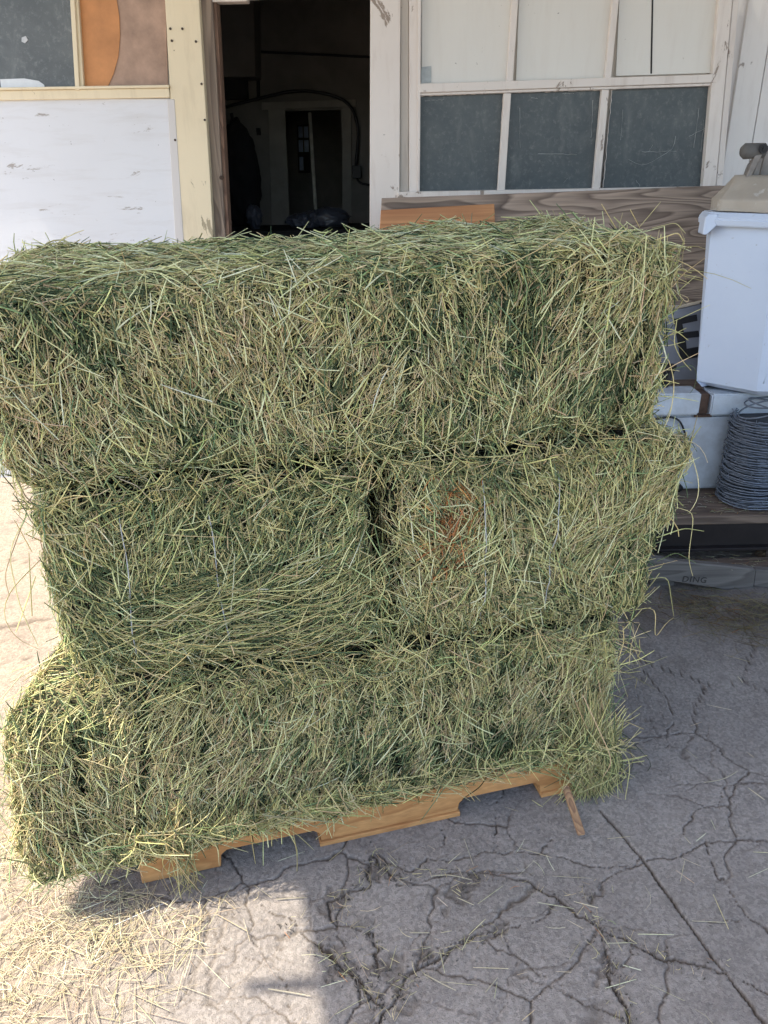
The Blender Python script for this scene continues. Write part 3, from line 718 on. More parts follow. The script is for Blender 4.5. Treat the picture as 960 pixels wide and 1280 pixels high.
bm = bmesh.new(); box(bm, (g0+.004, YE+.01, zm-.003), (g1-.004, YE+.09, zt-.01)); box(bm, (g0-.012, YE-.002, zm-.012), (g1+.012, YE+.006, zm-.002)); build('hinge_post', bm, m_rust, ec)
bm = bmesh.new(); box(bm, (xL-.05, YE+.103, zm), (2.07, 3.26, zt-.02)); build('wood_deck', bm, wood_mat('deck_wood', (.30, .22, .17), (.13, .09, .07), 1., 'x'), ec, bevel=.003)
# black hose coil and a loose cable at the chest
bm = bmesh.new()
for k in range(5):
    c = onwall(826+k*3, 485-k*3, YE+.12); 
    tube(bm, [(c[0]+.045*math.cos(t)*.5, c[1]+.03*k*.3+.04*math.sin(t), zt+.035+.035*math.sin(t+.5*k)) for t in np.linspace(0, 2*math.pi, 22)], .006, 6)
tag(build('hose_coil', bm, m_cable, None, True), 'small black hose coil on the chest beside the hay', 'hose')
bm = bmesh.new(); pl = [onwall(x_, y_, YE-.01) for x_, y_ in [(818, 524), (838, 521), (848, 524), (853, 532), (858, 547), (862, 560)]]
tube(bm, smooth_path(pl, 24), .004, 6); tag(build('cable', bm, m_cable, None, True), 'thin black cable hanging down the white chest front', 'cable')
bm = bmesh.new(); pl = [onwall(x_, y_, YE-.02) for x_, y_ in [(812, 530), (828, 545), (836, 570), (838, 600), (850, 612)]]
tube(bm, smooth_path(pl, 24), .016, 8); tag(build('hose', bm, m_cable, None, True), 'thick dark hose between the hay and the white chest', 'hose')

# white tub with tapered body, rim, tan lid and iron fitting
TUBX = onwall(874, 480, 2.90)[0]
tub = empty('tub', (TUBX, 2.90, zt), label='bluish white plastic tub with tan lid on the enamel chest', cat='tub')
YT = 2.80
Mt = Mat('tub_plastic', .38, 0, .5); _n = Mt.noise(5, 6, .65); _s = Mt.ramp(Mt.noise(45, 4, .7), (.66, 0.), (.72, 1.)); 
Mt.color(Mt.mix(Mt.math('MULTIPLY', _s, .5), Mt.mix(_n, (.60, .67, .78), (.50, .57, .70)), (.28, .27, .26))); Mt.b.inputs['Subsurface Weight'].default_value = .0; Mt.bump(_n, .1, .004)
m_tub = Mt.m
ztop = onwall(900, 280, YT)[2]; zbot = zt+.004
xb = onwall(874, 480, YT+.10)[0]; xt = onwall(890, 285, YT+.10)[0]
def oct_ring(x0, x1, y0, y1, ch, k=.8):
    c2 = ch*k; return [(x0+ch, y0), (x1-ch*.5, y0), (x1, y0+c2), (x1, y1-c2), (x1-ch*.5, y1), (x0+ch, y1), (x0, y1-c2), (x0, y0+c2)]
def loft(bm, rings, close=True):
    rs = [[bm.verts.new(p) for p in r_] for r_ in rings]; n = len(rs[0])
    for i in range(len(rs)-1):
        for k in range(n): bm.faces.new((rs[i][k], rs[i][(k+1) % n], rs[i+1][(k+1) % n], rs[i+1][k]))
    if close: bm.faces.new(rs[0][::-1]); bm.faces.new(rs[-1])
def R3(ring, z): return [(x_, y_, z) for x_, y_ in ring]
wT = .50; chs = .18
bm = bmesh.new()
loft(bm, [R3(oct_ring(xb+.02, xb+wT-.06, YT+.02, YT+.27, chs), zbot), R3(oct_ring(xb, xb+wT-.04, YT, YT+.29, chs), zbot+.02), R3(oct_ring(xt, xb+wT, YT-.035, YT+.31, chs), ztop)])
build('body', bm, m_tub, tub, bevel=.012, seg=3)
bm = bmesh.new(); loft(bm, [R3(oct_ring(xt-.026, xb+wT+.02, YT-.06, YT+.33, chs), ztop-.012), R3(oct_ring(xt-.030, xb+wT+.02, YT-.065, YT+.33, chs), ztop+.012), R3(oct_ring(xt-.018, xb+wT+.01, YT-.05, YT+.32, chs), ztop+.032)])
build('rim', bm, m_tub, tub, bevel=.004, seg=2)
bm = bmesh.new()   # spout shaped tab at the rim's left corner
prism(bm, [(xt-.024, YT+.06, ztop+.028), (xt-.036, YT+.06, ztop+.018), (xt-.038, YT+.06, ztop-.040), (xt-.024, YT+.06, ztop-.042), (xt+.004, YT+.06, ztop-.012), (xt+.004, YT+.06, ztop+.028)], (0, .07, 0)); build('grip', bm, m_tub, tub, bevel=.003)
bm = bmesh.new()   # raised rib on the front face
for q_ in (0.0,):
    tube(bm, smooth_path([(xb+chs+.02+q_, YT+.002, zbot+.05), (xb+chs+.045+q_, YT-.024, ztop-.09), (xb+chs+.07+q_, YT-.026, ztop-.06)], 16), .005, 6)
build('rib', bm, m_tub, tub, True)
m_tan = Mat('dirty_tan_plastic', .55); _n = m_tan.noise(6, 7, .7); _p = m_tan.ramp(m_tan.noise(9, 5, .7), (.60, 0.), (.68, 1.))
m_tan.color(m_tan.mix(m_tan.math('MULTIPLY', _p, .6), m_tan.mix(_n, (.27, .235, .19), (.44, .39, .33)), (.66, .65, .63))); m_tan.bump(_n, .4, .006); m_tan = m_tan.m
z1 = ztop+.034; z2 = onwall(892, 252, YT)[2]; z3 = onwall(912, 222, YT)[2]
bm = bmesh.new(); xl0 = xt+.005
loft(bm, [R3(oct_ring(xl0, xl0+.42, YT-.03, YT+.29, chs*.8), z1), R3(oct_ring(xl0-.002, xl0+.42, YT-.03, YT+.29, chs*.8), z2), R3(oct_ring(xl0+.065, xl0+.36, YT+.05, YT+.25, chs*.6), z3)])
bmesh.ops.subdivide_edges(bm, edges=bm.edges, cuts=9, use_grid_fill=True)
bm.normal_update()
for v in bm.verts:
    k_ = float(fbm(np.array(v.co)[None], 9, 4, 3)[0])-.5; k2_ = max(0, float(noise(np.array(v.co)[None], 16, 8)[0])-.6)
    v.co += v.normal*(k_*.022-k2_*.03)
lid = build('lid', bm, m_tan, tub, smooth=True)
m_iron = plain_mat('grey_iron', (.20, .18, .165), .6, .35, .3, 25)
tub.rotation_euler = (0, 0, R(-7))
fit = empty('iron_fitting', (xl0+.2, YT+.15, z3), label='grey iron bracket with a round bolt on the tan tub lid', cat='bracket')
YF = YT+.10
slab('bracket_plate', [(932, 223), (938, 223), (958, 184), (952, 181), (946, 190)], YF, .02, m_iron, fit)
slab('bracket_plate', [(938.5, 223), (948, 223), (956, 190), (955, 186)], YF+.02, .02, m_iron, fit)
slab('bracket_plate', [(948, 227), (990, 232), (990, 185), (957, 186)], YF+.045, .02, m_iron, fit)
bm = bmesh.new(); a1 = onwall(931, 189, YF+.02); a2 = onwall(955, 188, YF+.02); tube(bm, [a1-np.array([.012, 0, 0]), a1, a2], [.016, .026, .024], 14); build('rubber_grip', bm, plain_mat('grey_rubber', (.10, .095, .09), .7), fit, True)
bm = bmesh.new(); c = onwall(955, 186, YF-.012); tube(bm, [c, c+np.array([0, .03, 0])], .015, 12); tube(bm, [c-np.array([0, .006, 0]), c], .007, 6); build('bolt', bm, m_blk, fit)
bm = bmesh.new(); pl = [onwall(x_, y_, YF+.05) for x_, y_ in [(930, 222), (936, 205), (944, 196), (952, 190)]]; tube(bm, smooth_path(pl, 12), .005, 6); build('wire_bail', bm, m_iron, fit)

# platform: timber top over a dark steel beam
zp = zf_-.003
zp2 = onwall(900, 648, 2.62)[2]
m_dirty = wood_mat('dirty_timber', (.20, .145, .11), (.09, .062, .048), 1., 'x')
plat = empty('platform', (1.5, 2.9, 0), label='low dark steel platform with dirty timber deck under the chest', cat='platform')
bm = bmesh.new()
for k, y_ in enumerate((2.62, 2.785, 2.955, 3.12)): box(bm, (.55, y_, zp-.035-.002*k), (2.6, y_+.16, zp-.001*k))
build('deck', bm, m_dirty, plat, bevel=.003)
bm = bmesh.new(); box(bm, (.56, 2.63, zp-.135), (2.6, 2.655, zp-.036)); box(bm, (.56, 2.60, zp-.14), (2.6, 2.67, zp-.128)); box(bm, (.56, 3.2, zp-.14), (2.6, 3.24, zp-.036)); build('beam', bm, plain_mat('black_steel', (.018, .014, .015), .5, .3, .4, 12), plat, bevel=.002)
for x_ in (.65, 1.5, 2.4):
    for y_ in (2.66, 3.14):
        bm = bmesh.new(); box(bm, (x_, y_, -.012), (x_+.1, y_+.08, zp-.141)); build('foot', bm, m_dirty, plat, bevel=.003)
# weathered pallet lying below the platform edge
ZB = onwall(900, 712, 2.47)[2]
wp = empty('worn_pallet', (1.4, 2.6, 0), label='old grey pallet with stamped lettering below the dark platform', cat='pallet')
m_old = wood_mat('old_grey_wood', (.17, .155, .145), (.085, .075, .07), 1.2, 'x')
slab('board', [(800, 694), (846, 702), (900, 707), (945, 712), (941, 741), (902, 737), (846, 728), (800, 722)], 2.47, .03, m_old, wp, bevel=.004)
slab('board', [(944, 712), (1010, 716), (1010, 738), (941.5, 734)], 2.475, .03, m_old, wp, bevel=.004)
bm = bmesh.new()
for k in range(4): box(bm, (.8, 2.51+.001*k+k*.028, ZB-.03-.004*k), (2.3, 2.53+k*.028, ZB-.012-.006*k))
build('deck_board', bm, m_dirty, wp, bevel=.002)
for x_ in (1.0, 1.62, 2.2):
    bm = bmesh.new(); box(bm, (x_, 2.512, -.012), (x_+.09, 2.60, ZB-.048)); build('foot', bm, m_old, wp)
fc = bpy.data.curves.new('stamp', 'FONT'); fc.body = 'DING'; fc.size = .034; fc.extrude = .0006; fc.space_character = 1.15
fo = bpy.data.objects.new('stamp', fc); C.objects.link(fo)
dg = bpy.context.evaluated_depsgraph_get(); me = bpy.data.meshes.new_from_object(fo.evaluated_get(dg)); bpy.data.objects.remove(fo)
so_ = link('stamped_lettering', me, plain_mat('stamp_ink', (.035, .03, .028), .8))
c = onwall(852, 727, 2.4685); so_.location = c; so_.rotation_euler = (R(90), R(5), 0)
bpy.context.view_layer.update()
so_.parent = wp; so_.matrix_parent_inverse = wp.matrix_world.inverted()

# spool of barbed wire
m_wire = plain_mat('galvanised_wire', (.15, .175, .215), .45, .45, .35, 60)
cx_, cy_ = onwall(905, 560, 2.76)[0]+.135, 2.765; zs0 = zp+.004; zs1 = onwall(905, 522, 2.72)[2]
bm = bmesh.new(); rg = random.Random(5)
turns = 34; hgt = zs1-zs0
path = []
for k in range(turns*22):
    t = k/22*2*math.pi; rr = .116+rg.uniform(-.004, .004)+.005*math.sin(k*.013*7)
    path.append((cx_+rr*math.cos(t), cy_+rr*math.sin(t), zs0+.004+hgt*.97*k/(turns*22)+.005*math.sin(t*1.0+k*.02)))
tube(bm, path, .0026, 5)
path = [(cx_+(.107+rg.uniform(-.003, .003))*math.cos(-k/22*2*math.pi*1.02), cy_+(.107+rg.uniform(-.003, .003))*math.sin(-k/22*2*math.pi*1.02), zs0+.004+hgt*.96*k/(turns*22)+.008*math.sin(k/22*2*math.pi+1)) for k in range(turns*22)]
tube(bm, path, .0026, 5)
sp = empty('wire_spool', (cx_, cy_, zs0), label='tall coil of blue grey barbed wire on the platform', cat='wire coil')
for k in range(260):
    t = rg.uniform(0, 2*math.pi); z_ = zs0+rg.random()*hgt; p_ = Vector((cx_+.116*math.cos(t), cy_+.116*math.sin(t), z_))
    d_ = Vector((math.cos(t)+rg.uniform(-1, 1), math.sin(t)+rg.uniform(-1, 1), rg.uniform(-1, 1))).normalized()*.012
    tube(bm, [p_-d_*.6, p_+d_], .0014, 4)
build('wire', bm, m_wire, sp)
bm = bmesh.new()
tube(bm, [(cx_+.106*math.cos(t), cy_+.106*math.sin(t), z_) for z_, t in [(0, 0)] for t in [0]]+[(cx_, cy_, 0)], .0001, 3) if False else None
tube(bm, [(cx_, cy_, zs0+.001), (cx_, cy_, zs1-.03)], .10, 24); build('inner_coils', bm, plain_mat('dark_wire', (.045, .05, .06), .6, .3, .4, 60), sp, True)
for kk, (x0, y0, rx, tl) in enumerate([(-.02, -.02, .085, .35), (.03, .0, .095, -.25), (.01, .02, .08, .1)]):
    bm = bmesh.new(); tube(bm, [(cx_+x0+rx*math.cos(t), cy_+y0+rx*.8*math.sin(t), zs1+.022+.08*tl*math.cos(t)+.006*kk) for t in np.linspace(0, 5.6, 30)], .0032, 6); build('loose_loop', bm, m_wire, sp, True)

# ------------------------------------------------------------------ canopy roof overhead (shades the slab and the shed front)
ZC = 2.95
def lift(p): return np.array([p[0]+SUN[0]/SUN[2]*(ZC-p[2]), p[1]+SUN[1]/SUN[2]*(ZC-p[2]), ZC])
e1 = lift(onground(372, 1100)); e2 = lift(onground(402, 1275))
dr = (e1-e2)/np.linalg.norm(e1-e2)
yb_, yf_ = 3.79, .55
pA = e2+dr*((yf_-e2[1])/dr[1]); pB = e2+dr*((yb_-e2[1])/dr[1])
can = empty('canopy_roof', (1.5, 2.5, 0), label='sheet metal canopy roof over the concrete slab', cat='roof')
bm = bmesh.new(); nC = 120
tops = [(x_, ZC+.02+.012*math.sin(x_*60)) for x_ in np.linspace(0, 1, nC)]
prism(bm, [(pA[0], pA[1], ZC), (5, pA[1], ZC), (5, pB[1], ZC), (pB[0], pB[1], ZC)], (0, 0, .02))
build('roof_sheet', bm, plain_mat('roof_metal', (.36, .35, .34), .6, .1), can)
bm = bmesh.new(); n_ = lift(onground(336, 1226)); n2_ = lift(onground(460, 1222))
ty = (n2_-n_); ty /= np.linalg.norm(ty); sd = np.cross(ty, [0, 0, 1])*.022
prism(bm, [n_-sd*.4, n2_+ty*6.0-sd, n2_+ty*6.0+sd, n_+sd*.8], (0, 0, -.09)); build('rafter', bm, m_gray, can)
for y_ in (1.9, 2.6, 3.3):
    bm = bmesh.new(); box(bm, (pA[0]+.3, y_, ZC-.1), (5, y_+.05, ZC-.002)); build('rafter', bm, m_gray, can)
for (x_, y_) in ((3.6, .62), (4.9, .62)):
    bm = bmesh.new(); box(bm, (x_, y_, -.012), (x_+.1, y_+.1, ZC-.003)); build('post', bm, m_gray, can, bevel=.004)

# ------------------------------------------------------------------ pallet
m_pal = wood_mat('fresh_pallet_wood', (.60, .31, .12), (.43, .19, .065), 1.3, 'x', bands=9, dist=.4, bump=.25)
pal = empty('pallet', tuple(P0), YAW, label='orange tan wooden pallet under the hay stack', cat='pallet')
ZP = .115
def stp(bm, u, v, z, du, dv, dz): obox(bm, st(u, v, z), U*du, Vv*dv, Zz*dz)
PL = 1.09
cN = lambda px, py: onface(px, py)[0]
n1a, n1b, n2a, n2b = cN(276, 1080), cN(402, 1050), cN(572, 1018), cN(676, 990)
for k, v_ in enumerate((0, .50, 1.0)):
    bm = bmesh.new(); zt_ = .012; nh = .048
    prof = [(0, zt_ if k else 0), (n1a, zt_ if k else 0), (n1a+.004, nh-.012), (n1a+.018, nh), (n1b-.018, nh), (n1b-.004, nh-.012), (n1b, zt_), (n2a, zt_), (n2a+.004, nh-.012), (n2a+.018, nh), (n2b-.018, nh), (n2b-.004, nh-.012), (n2b, zt_), (PL, zt_), (PL, .098), (0, .098)]
    prism(bm, [st(a_, v_, b_) for a_, b_ in prof], Vv*.038); build('stringer', bm, m_pal, pal, bevel=.0015)
m_pal2 = wood_mat('pallet_deck_wood', (.58, .37, .19), (.40, .23, .11), 1.3, 'y', bands=9)
for k in range(8):
    bm = bmesh.new(); u_ = .002+k*(PL-.094)/7; stp(bm, u_, -.004, .099, .09, 1.05, .016); build('deck_board', bm, m_pal2, pal, bevel=.0015)
for k, (u_, w_) in enumerate(((n1b-.005, n2a-n1b+.01), (n2b, PL-n2b-.002))):
    bm = bmesh.new(); stp(bm, u_, -.006, -.002, w_, 1.05, .0135); build('bottom_board', bm, m_pal, pal, bevel=.0015)

bm = bmesh.new(); a_ = onground(726, 1045, .008); b_ = onground(706, 985, .05)
d_ = b_-a_; s_ = np.cross(d_, [0, 0, 1]); s_ /= np.linalg.norm(s_)
obox(bm, a_-s_*.008, s_*.019, d_, np.array([0, 0, .009])); 
o = build('wood_scrap', bm, wood_mat('split_wood', (.42, .25, .13), (.20, .10, .06), 2, 'y'), None, bevel=.002); tag(o, 'split brown wood sliver propped on the ground at the pallet corner', 'wood scrap')

# ------------------------------------------------------------------ hay bales
G = 'green hay bales stacked on the pallet'
def fc_(px, py, v=0.): 
    q = onface(px, py, v); return (q[0], v, q[2])
s = .012
def inset(c4, d=.016):
    (a, b, c, e) = c4
    return [(a[0]+d, a[1]+.03, a[2]+.004), (b[0]-d, b[1]+.03, b[2]+.004), (c[0]-d, c[1]+.03, c[2]-d), (e[0]+d, e[1]+.03, e[2]-d)]
top = inset([(-.075, -.03, .985), (1.18, -.03, .965), (1.19, -.03, 1.352), (-.10, -.03, 1.325)])
ug = onface(476, 700)[0]
ml = inset([(-.065, -.03, .56), (ug-.004, -.03, .55), (ug-.012, -.03, .965), (-.06, -.03, .975)])
mr = inset([(ug+.018, -.03, .55), (1.225, -.03, .50), (1.285, -.03, .955), (ug+.026, -.03, .962)])
bt_ = inset([(-.24, -.07, .085), (1.15, -.035, .10), (1.19, .0, .50), (-.215, -.04, .53)])
bale('long hay bale across the very top of the stack', G, top, .56, 1, style='side', vis=(1, 1, 1))
bale('green hay bale at left in the middle layer, end facing out', G, ml, 1.05, 2, style='sweep', twines=[('x', -.55, .02), ('x', .0, -.01)], vis=(.15, .35, .3))
bale('straw coloured hay bale at right in the middle layer with reddish patch', G, mr, 1.05, 3, style='fan', twines=[('x', -.42, -.03), ('x', .08, -.02)], extra=(-.66, .3, .16), vis=(.15, .3, .6))
bale('long hay bale lowest at the front, resting on the pallet', G, bt_, .52, 4, narrow=.20, style='side', vis=(.25, 1, 1))
rb = [(-.03, .53, .118), (1.05, .53, .118), (1.08, .53, .53), (-.03, .53, .53)]
bale('rear hay bale on the pallet hidden behind the lowest front bale', G, rb, .5, 5, style='side', dens=.12, back=1, vis=(.3, .5, .5))

# hero stalks: hanging tufts and loops that leave the outline, each with its real depth at the face
def stalks(name, lines, v, r=.0013, wts=W_STRAW, parent=None):
    P = np.array([[st(*(onface(x_, y_, v_)*np.array([1, 0, 1])+np.array([0, v_, 0]))) for (x_, y_), v_ in zip(smooth_path(l, 14), np.linspace(v, v+rng.normal(0, .02), 14))] for l in lines])
    n = len(lines); return (*strand_arrays(P, rng.uniform(.8, 1.2, n)*r, np.clip(pick(n, wts), .01, .85)), 0)
hero = [
 [(850, 285), (856, 300), (852, 330), (858, 352)], [(820, 300), (848, 290), (856, 305)], [(800, 283), (826, 252)], [(788, 262), (800, 285)], [(752, 255), (770, 285)],
 [(815, 285), (845, 278), (857, 292)], [(812, 400), (850, 345), (882, 322)], [(840, 360), (860, 380), (862, 372), (850, 368)], [(846, 400), (842, 430), (852, 450), (864, 463)],
 [(820, 470), (845, 455), (874, 441)], [(866, 455), (872, 470), (868, 485), (862, 492)], [(834, 440), (844, 480), (838, 520), (825, 545)], [(838, 420), (858, 410)], [(836, 432), (856, 427)],
 [(862, 560), (874, 600), (873, 625), (862, 640)], [(855, 660), (880, 664)], [(868, 640), (860, 700), (866, 720)], [(820, 760), (818, 800), (835, 775), (842, 772)], [(835, 720), (842, 770)],
 [(845, 690), (870, 704)], [(790, 805), (800, 825), (818, 828)], [(780, 850), (798, 845), (794, 860)], [(770, 900), (785, 902), (800, 892)], [(775, 910), (800, 938), (820, 958), (775, 985)],
 [(770, 880), (786, 900)], [(765, 970), (785, 975)], [(845, 545), (866, 570), (840, 575)], [(850, 600), (866, 604)]]
hero = [([(l[0][0]-34+10*(k % 3), l[0][1]-6+6*(k % 4))]+l if k >= 9 else l) for k, l in enumerate(hero)]
hero_l = [
 [(35, 640), (10, 690), (25, 760), (48, 808)], [(30, 650), (5, 720), (12, 745)], [(50, 700), (10, 740), (2, 770), (20, 800), (50, 812)], [(40, 690), (18, 650)], [(45, 720), (20, 790)],
 [(35, 860), (0, 880)], [(30, 840), (5, 870), (0, 880)], [(25, 620), (0, 590)], [(40, 770), (36, 690)], [(15, 940), (-10, 925)], [(20, 1000), (-10, 980)], [(30, 1040), (-5, 1060)], [(40, 830), (8, 842)]]
tuft = [[(215+rng.normal(0, 14), 1030+rng.normal(0, 8)), (222+rng.normal(0, 10), 1060), (228+rng.normal(0, 14), 1085+rng.normal(0, 8)), (238+rng.normal(0, 16), 1112+rng.normal(0, 14))] for _ in range(34)]
tuft += [[(362, 1010), (368, 1050), (372, 1070), (370, 1112)], [(355, 1030), (372, 1060), (371, 1095)], [(329, 1035), (329, 1082)], [(340, 1025), (372, 1043), (392, 1062)], [(400, 1010), (415, 1048)], [(258, 1040), (272, 1060), (274, 1082)]]
tr_ = [[(745+rng.normal(0, 22), 910+rng.normal(0, 25)), (742+rng.normal(0, 20), 955+rng.normal(0, 8)), (740+rng.normal(0, 20), 990+rng.normal(0, 16))] for _ in range(420)]
tr_ += [[(727, 950), (712, 985), (692, 1020)], [(712, 990), (693, 1018), (665, 1000)], [(665, 1000), (690, 1018), (715, 1015)], [(758, 1000), (762, 1040), (766, 1070)]]
ob = bpy.data.objects['hay_bale.003']
big = [[(x0, y0), (x0+dx*.5+cx0, y0+dy*.5), (x0+dx, y0+dy)] for x0, y0, dx, dy, cx0 in [(rng.uniform(150, 450), rng.uniform(790, 850), rng.normal(0, 60), rng.normal(0, 18), rng.normal(0, 10)) for _ in range(60)]]
sweep = []
for _ in range(90):
    x0 = rng.uniform(150, 380); L_ = rng.uniform(50, 150); y0 = rng.uniform(735, 835)
    x1 = min(x0+L_, 480); y1 = y0-rng.uniform(5, 60)*(x1-x0)/150; sag = rng.uniform(4, 22)
    sweep.append([(x0, y0), ((x0+x1)/2, (y0+y1)/2+sag), (x1, y1)])
def world_part(name, arrs, base, label_parent):
    me = mesh_from(name, arrs); o = link(name, me, [M_STRAW]); bpy.context.view_layer.update()
    o.parent = label_parent; o.matrix_parent_inverse = label_parent.matrix_world.inverted(); return o
def seam(n, xa, ya, xb, yb, spread, L0, L1, vert=.0):
    out = []
    for _ in range(n):
        t = rng.random(); x0 = xa+(xb-xa)*t; y0 = ya+(yb-ya)*t+rng.normal(0, spread); L_ = rng.uniform(L0, L1)
        a_ = rng.uniform(-1.5, 1.5)+(vert if rng.random() < .8 else 0); dx, dy = L_*math.cos(a_)*.5, L_*math.sin(a_)*.5
        out.append([(x0-dx, y0-dy), (x0+rng.normal(0, 3), y0+rng.normal(0, 3)), (x0+dx, y0+dy)])
    return out
seam1 = seam(560, 20, 630, 835, 548, 10, 12, 55)
seam2 = seam(520, 50, 868, 800, 800, 14, 12, 60)
gap = seam(110, 474, 690, 484, 830, 6, 25, 80, 1.3)
for g_ in gap:
    for k in range(3): g_[k] = (g_[k][0]+rng.normal(0, 5), g_[k][1])
B = [bpy.data.objects[n] for n in ('hay_bale', 'hay_bale.001', 'hay_bale.002', 'hay_bale.003')]
world_part('loose_stalks', [stalks('a', hero[:14], .0), stalks('a', seam1, -.026, .0013, W_GREEN*.5+W_STRAW*.5)], None, B[0])['kind'] = 'stuff'
world_part('loose_stalks', [stalks('a', hero[14:20]+hero[26:], .0), stalks('a', gap, -.012, .0014, W_STRAW*.4+W_GREEN*.6)], None, B[2])['kind'] = 'stuff'
world_part('loose_stalks', [stalks('a', hero_l, .02), stalks('a', sweep, -.022, .0013, W_GREEN*.6+W_STRAW*.4)], None, B[1])['kind'] = 'stuff'
fr_ = []
fx = rng.uniform(165, 780, 70)
for _ in range(560):
    x0 = fx[rng.integers(0, 70)]+rng.normal(0, 9); yb = 1066-.215*(x0-165)+rng.normal(0, 5)
    fr_.append([(x0, yb-rng.uniform(5, 34)), (x0+rng.normal(0, 13), yb-rng.uniform(0, 12)), (x0+rng.normal(0, 30), yb+rng.exponential(7)-4)])
world_part('loose_stalks', [stalks('a', seam2, -.05, .0013, W_GREEN*.5+W_STRAW*.5), stalks('a', fr_, -.06, .0013, W_STRAW*.5+W_GREEN*.5), stalks('a', tuft, -.055), stalks('a', tr_, -.03, .0013, W_STRAW*.6+W_GREEN*.4), stalks('a', big, -.055, .0013, W_GREEN), stalks('a', hero[20:26], .0)], None, B[3])['kind'] = 'stuff'

# ------------------------------------------------------------------ loose straw and crumbs on the ground
def scatter(centers, sx, sy, n, L0, L1, r, wts, zoff=.0, up=.0):
    c = centers[rng.integers(0, len(centers), n)]+np.stack([rng.normal(0, sx, n), rng.normal(0, sy, n)], 1)
    ang = rng.uniform(0, math.pi, n); L = rng.uniform(L0, L1, n); K = 4; s_ = np.linspace(-.5, .5, K)[None, :, None]
    T = np.stack([np.cos(ang), np.sin(ang), rng.normal(0, .06, n)], 1)[:, None]; sd_ = np.stack([-np.sin(ang), np.cos(ang), 0*ang], 1)[:, None]
    P = np.concatenate([c, np.full((n, 1), 0.)], 1)[:, None]+L[:, None, None]*(T*s_+sd_*rng.normal(0, .12, (n, 1, 1))*(rng.random((n, 1, 1)) < .3)*4*s_*s_)
    P[..., 2] += .004+zoff+np.abs(rng.normal(0, .004+up, (n, 1)))
    P[..., 2] = np.maximum(P[..., 2], .001)
    return (*strand_arrays(P, rng.uniform(.6, 1.3, n)*r, np.clip((palecol(n) if wts is W_PALE else pick(n, wts)*(.36 if wts is W_BRN else 1)), .01, .8)), 0)
W_PALE = np.array([.30, .08, .02, .0, .0, .22, .38, 0.])
def palecol(n): return np.array([.70, .58, .38])*rng.lognormal(0, .22, (n, 1))*rng.normal(1, .05, (n, 3))
W_BRN = np.array([.10, .08, .03, .02, .02, .6, .08, .07])
gp = lambda pts: np.array([onground(x_, y_)[:2] for x_, y_ in pts])
crk = []
for poly, wd, rgh in cr:
    if wd > .0038 and rgh:
        pp = smooth_path(poly, 14); crk += [(400+x_/1.714, 780+y_/1.714) for x_, y_ in pp]
crk += [(575, 1112), (470, 1085), (617, 1166), (477, 1214), (735, 1115), (767, 1212), (530, 1190), (424, 1215), (505, 1245), (365, 1160)]*2
arr = [scatter(gp([(10, 1080), (40, 1120), (80, 1140), (20, 1180), (110, 1180), (60, 1210), (0, 1240), (40, 1265), (130, 1130), (-60, 1120), (-40, 1200)]), .05, .036, 900, .01, .075, .0010, W_PALE, .0, .0015),
       scatter(gp([(150, 1150), (180, 1190), (150, 1240), (220, 1160), (-30, 1000), (0, 1060)]), .07, .05, 420, .02, .12, .001, W_PALE),
       scatter(gp([(880, 752), (920, 760), (950, 770), (860, 760), (900, 780), (940, 790), (1000, 770)]), .09, .06, 650, .02, .09, .0010, W_BRN, .0, .003),
       scatter(gp([(600, 1100), (700, 1150), (850, 1150), (500, 1150), (450, 1250), (750, 1050), (900, 1000), (850, 880), (620, 1250), (350, 1200)]), .16, .12, 90, .02, .08, .0009, W_PALE),
       scatter(gp(crk), .016, .013, 260, .006, .035, .0006, W_BRN*1.0001),
       scatter(gp([(x_, y_) for x_, y_ in [(850, 600)]*3]), .1, .1, 3, .05, .1, .001, W_BRN)]
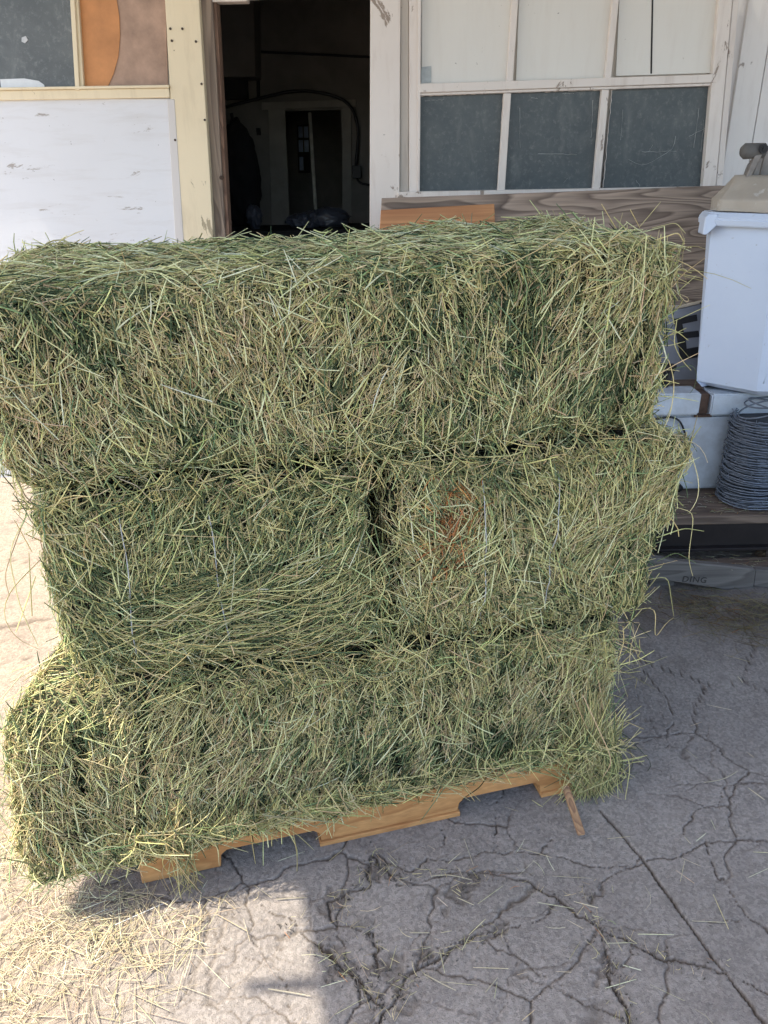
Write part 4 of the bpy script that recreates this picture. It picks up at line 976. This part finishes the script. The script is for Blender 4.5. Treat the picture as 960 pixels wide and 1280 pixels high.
for l in [[(540, 1095), (560, 1092), (590, 1100)], [(580, 1048), (592, 1082)], [(530, 1217), (548, 1227), (570, 1238)], [(865, 1151), (910, 1153)], [(880, 978), (905, 975), (922, 964)], [(335, 1236), (360, 1240), (388, 1245)], [(345, 1124), (372, 1122), (384, 1122)], [(512, 1166), (537, 1166)], [(607, 1240), (622, 1222)], [(237, 1150), (205, 1225)], [(190, 1118), (240, 1152)], [(180, 1223), (210, 1195)], [(690, 1095), (740, 1098)]]:
    P = np.array([[onground(x_, y_, .004) for x_, y_ in smooth_path(l, 6)]]); arr.append((*strand_arrays(P, np.array([.0016]), np.array([[.50, .44, .33]])), 0))
# crumbs in the broken-out patches
n = 1000; ctr = gp(crk)
c = ctr[rng.integers(0, len(ctr), n)]+rng.normal(0, .014, (n, 2)); P = np.zeros((n, 2, 3)); P[:, :, :2] = c[:, None]; P[:, 0, 2] = -.004; P[:, 1, 2] = .003; P[:, 1, :2] += rng.normal(0, .003, (n, 2))
arr.append((*strand_arrays(P, rng.uniform(.0006, .0026, n), rng.uniform(.07, .30, (n, 1))*np.array([[1, .88, .8]])), 0))
o = link('loose_straw', mesh_from('loose_straw', arr), straw_mat('dry_straw', .1)); tag(o, 'dry pale straw and crumbs scattered over the ground', 'straw', kind='stuff')
# chaff on the timber deck and the old pallet
def chaff(x0, x1, y0, y1, z, n):
    P = np.zeros((n, 3, 3)); ang = rng.uniform(0, math.pi, n); L = rng.uniform(.02, .09, n)
    for k, s_ in enumerate((-.5, 0, .5)):
        P[:, k, 0] = np.clip(rng.uniform(x0, x1, n)*0+X0+L*np.cos(ang)*s_, x0, x1) if k else 0
    return P
n = 700; X0 = rng.uniform(.8, 2.1, n); Y0 = np.where(rng.random(n) < .5, rng.uniform(2.47, 2.62, n), rng.uniform(2.63, 2.84, n)); Z0 = np.where(Y0 < 2.625, ZB-.006, zp+.003)
ang = rng.uniform(0, math.pi, n); L = rng.uniform(.01, .05, n)
P = np.stack([np.stack([X0+L*np.cos(ang)*s_, Y0+L*np.sin(ang)*s_*.4, Z0+np.abs(rng.normal(0, .004, n))], -1) for s_ in (-.5, 0, .5)], 1)
o = link('chaff', mesh_from('chaff', [(*strand_arrays(P, rng.uniform(.0008, .0016, n), np.clip(pick(n, W_BRN), .01, .5)*.8), 0)]), M_STRAW); tag(o, 'brown chaff lying on the timber deck and old pallet', 'chaff', kind='stuff')
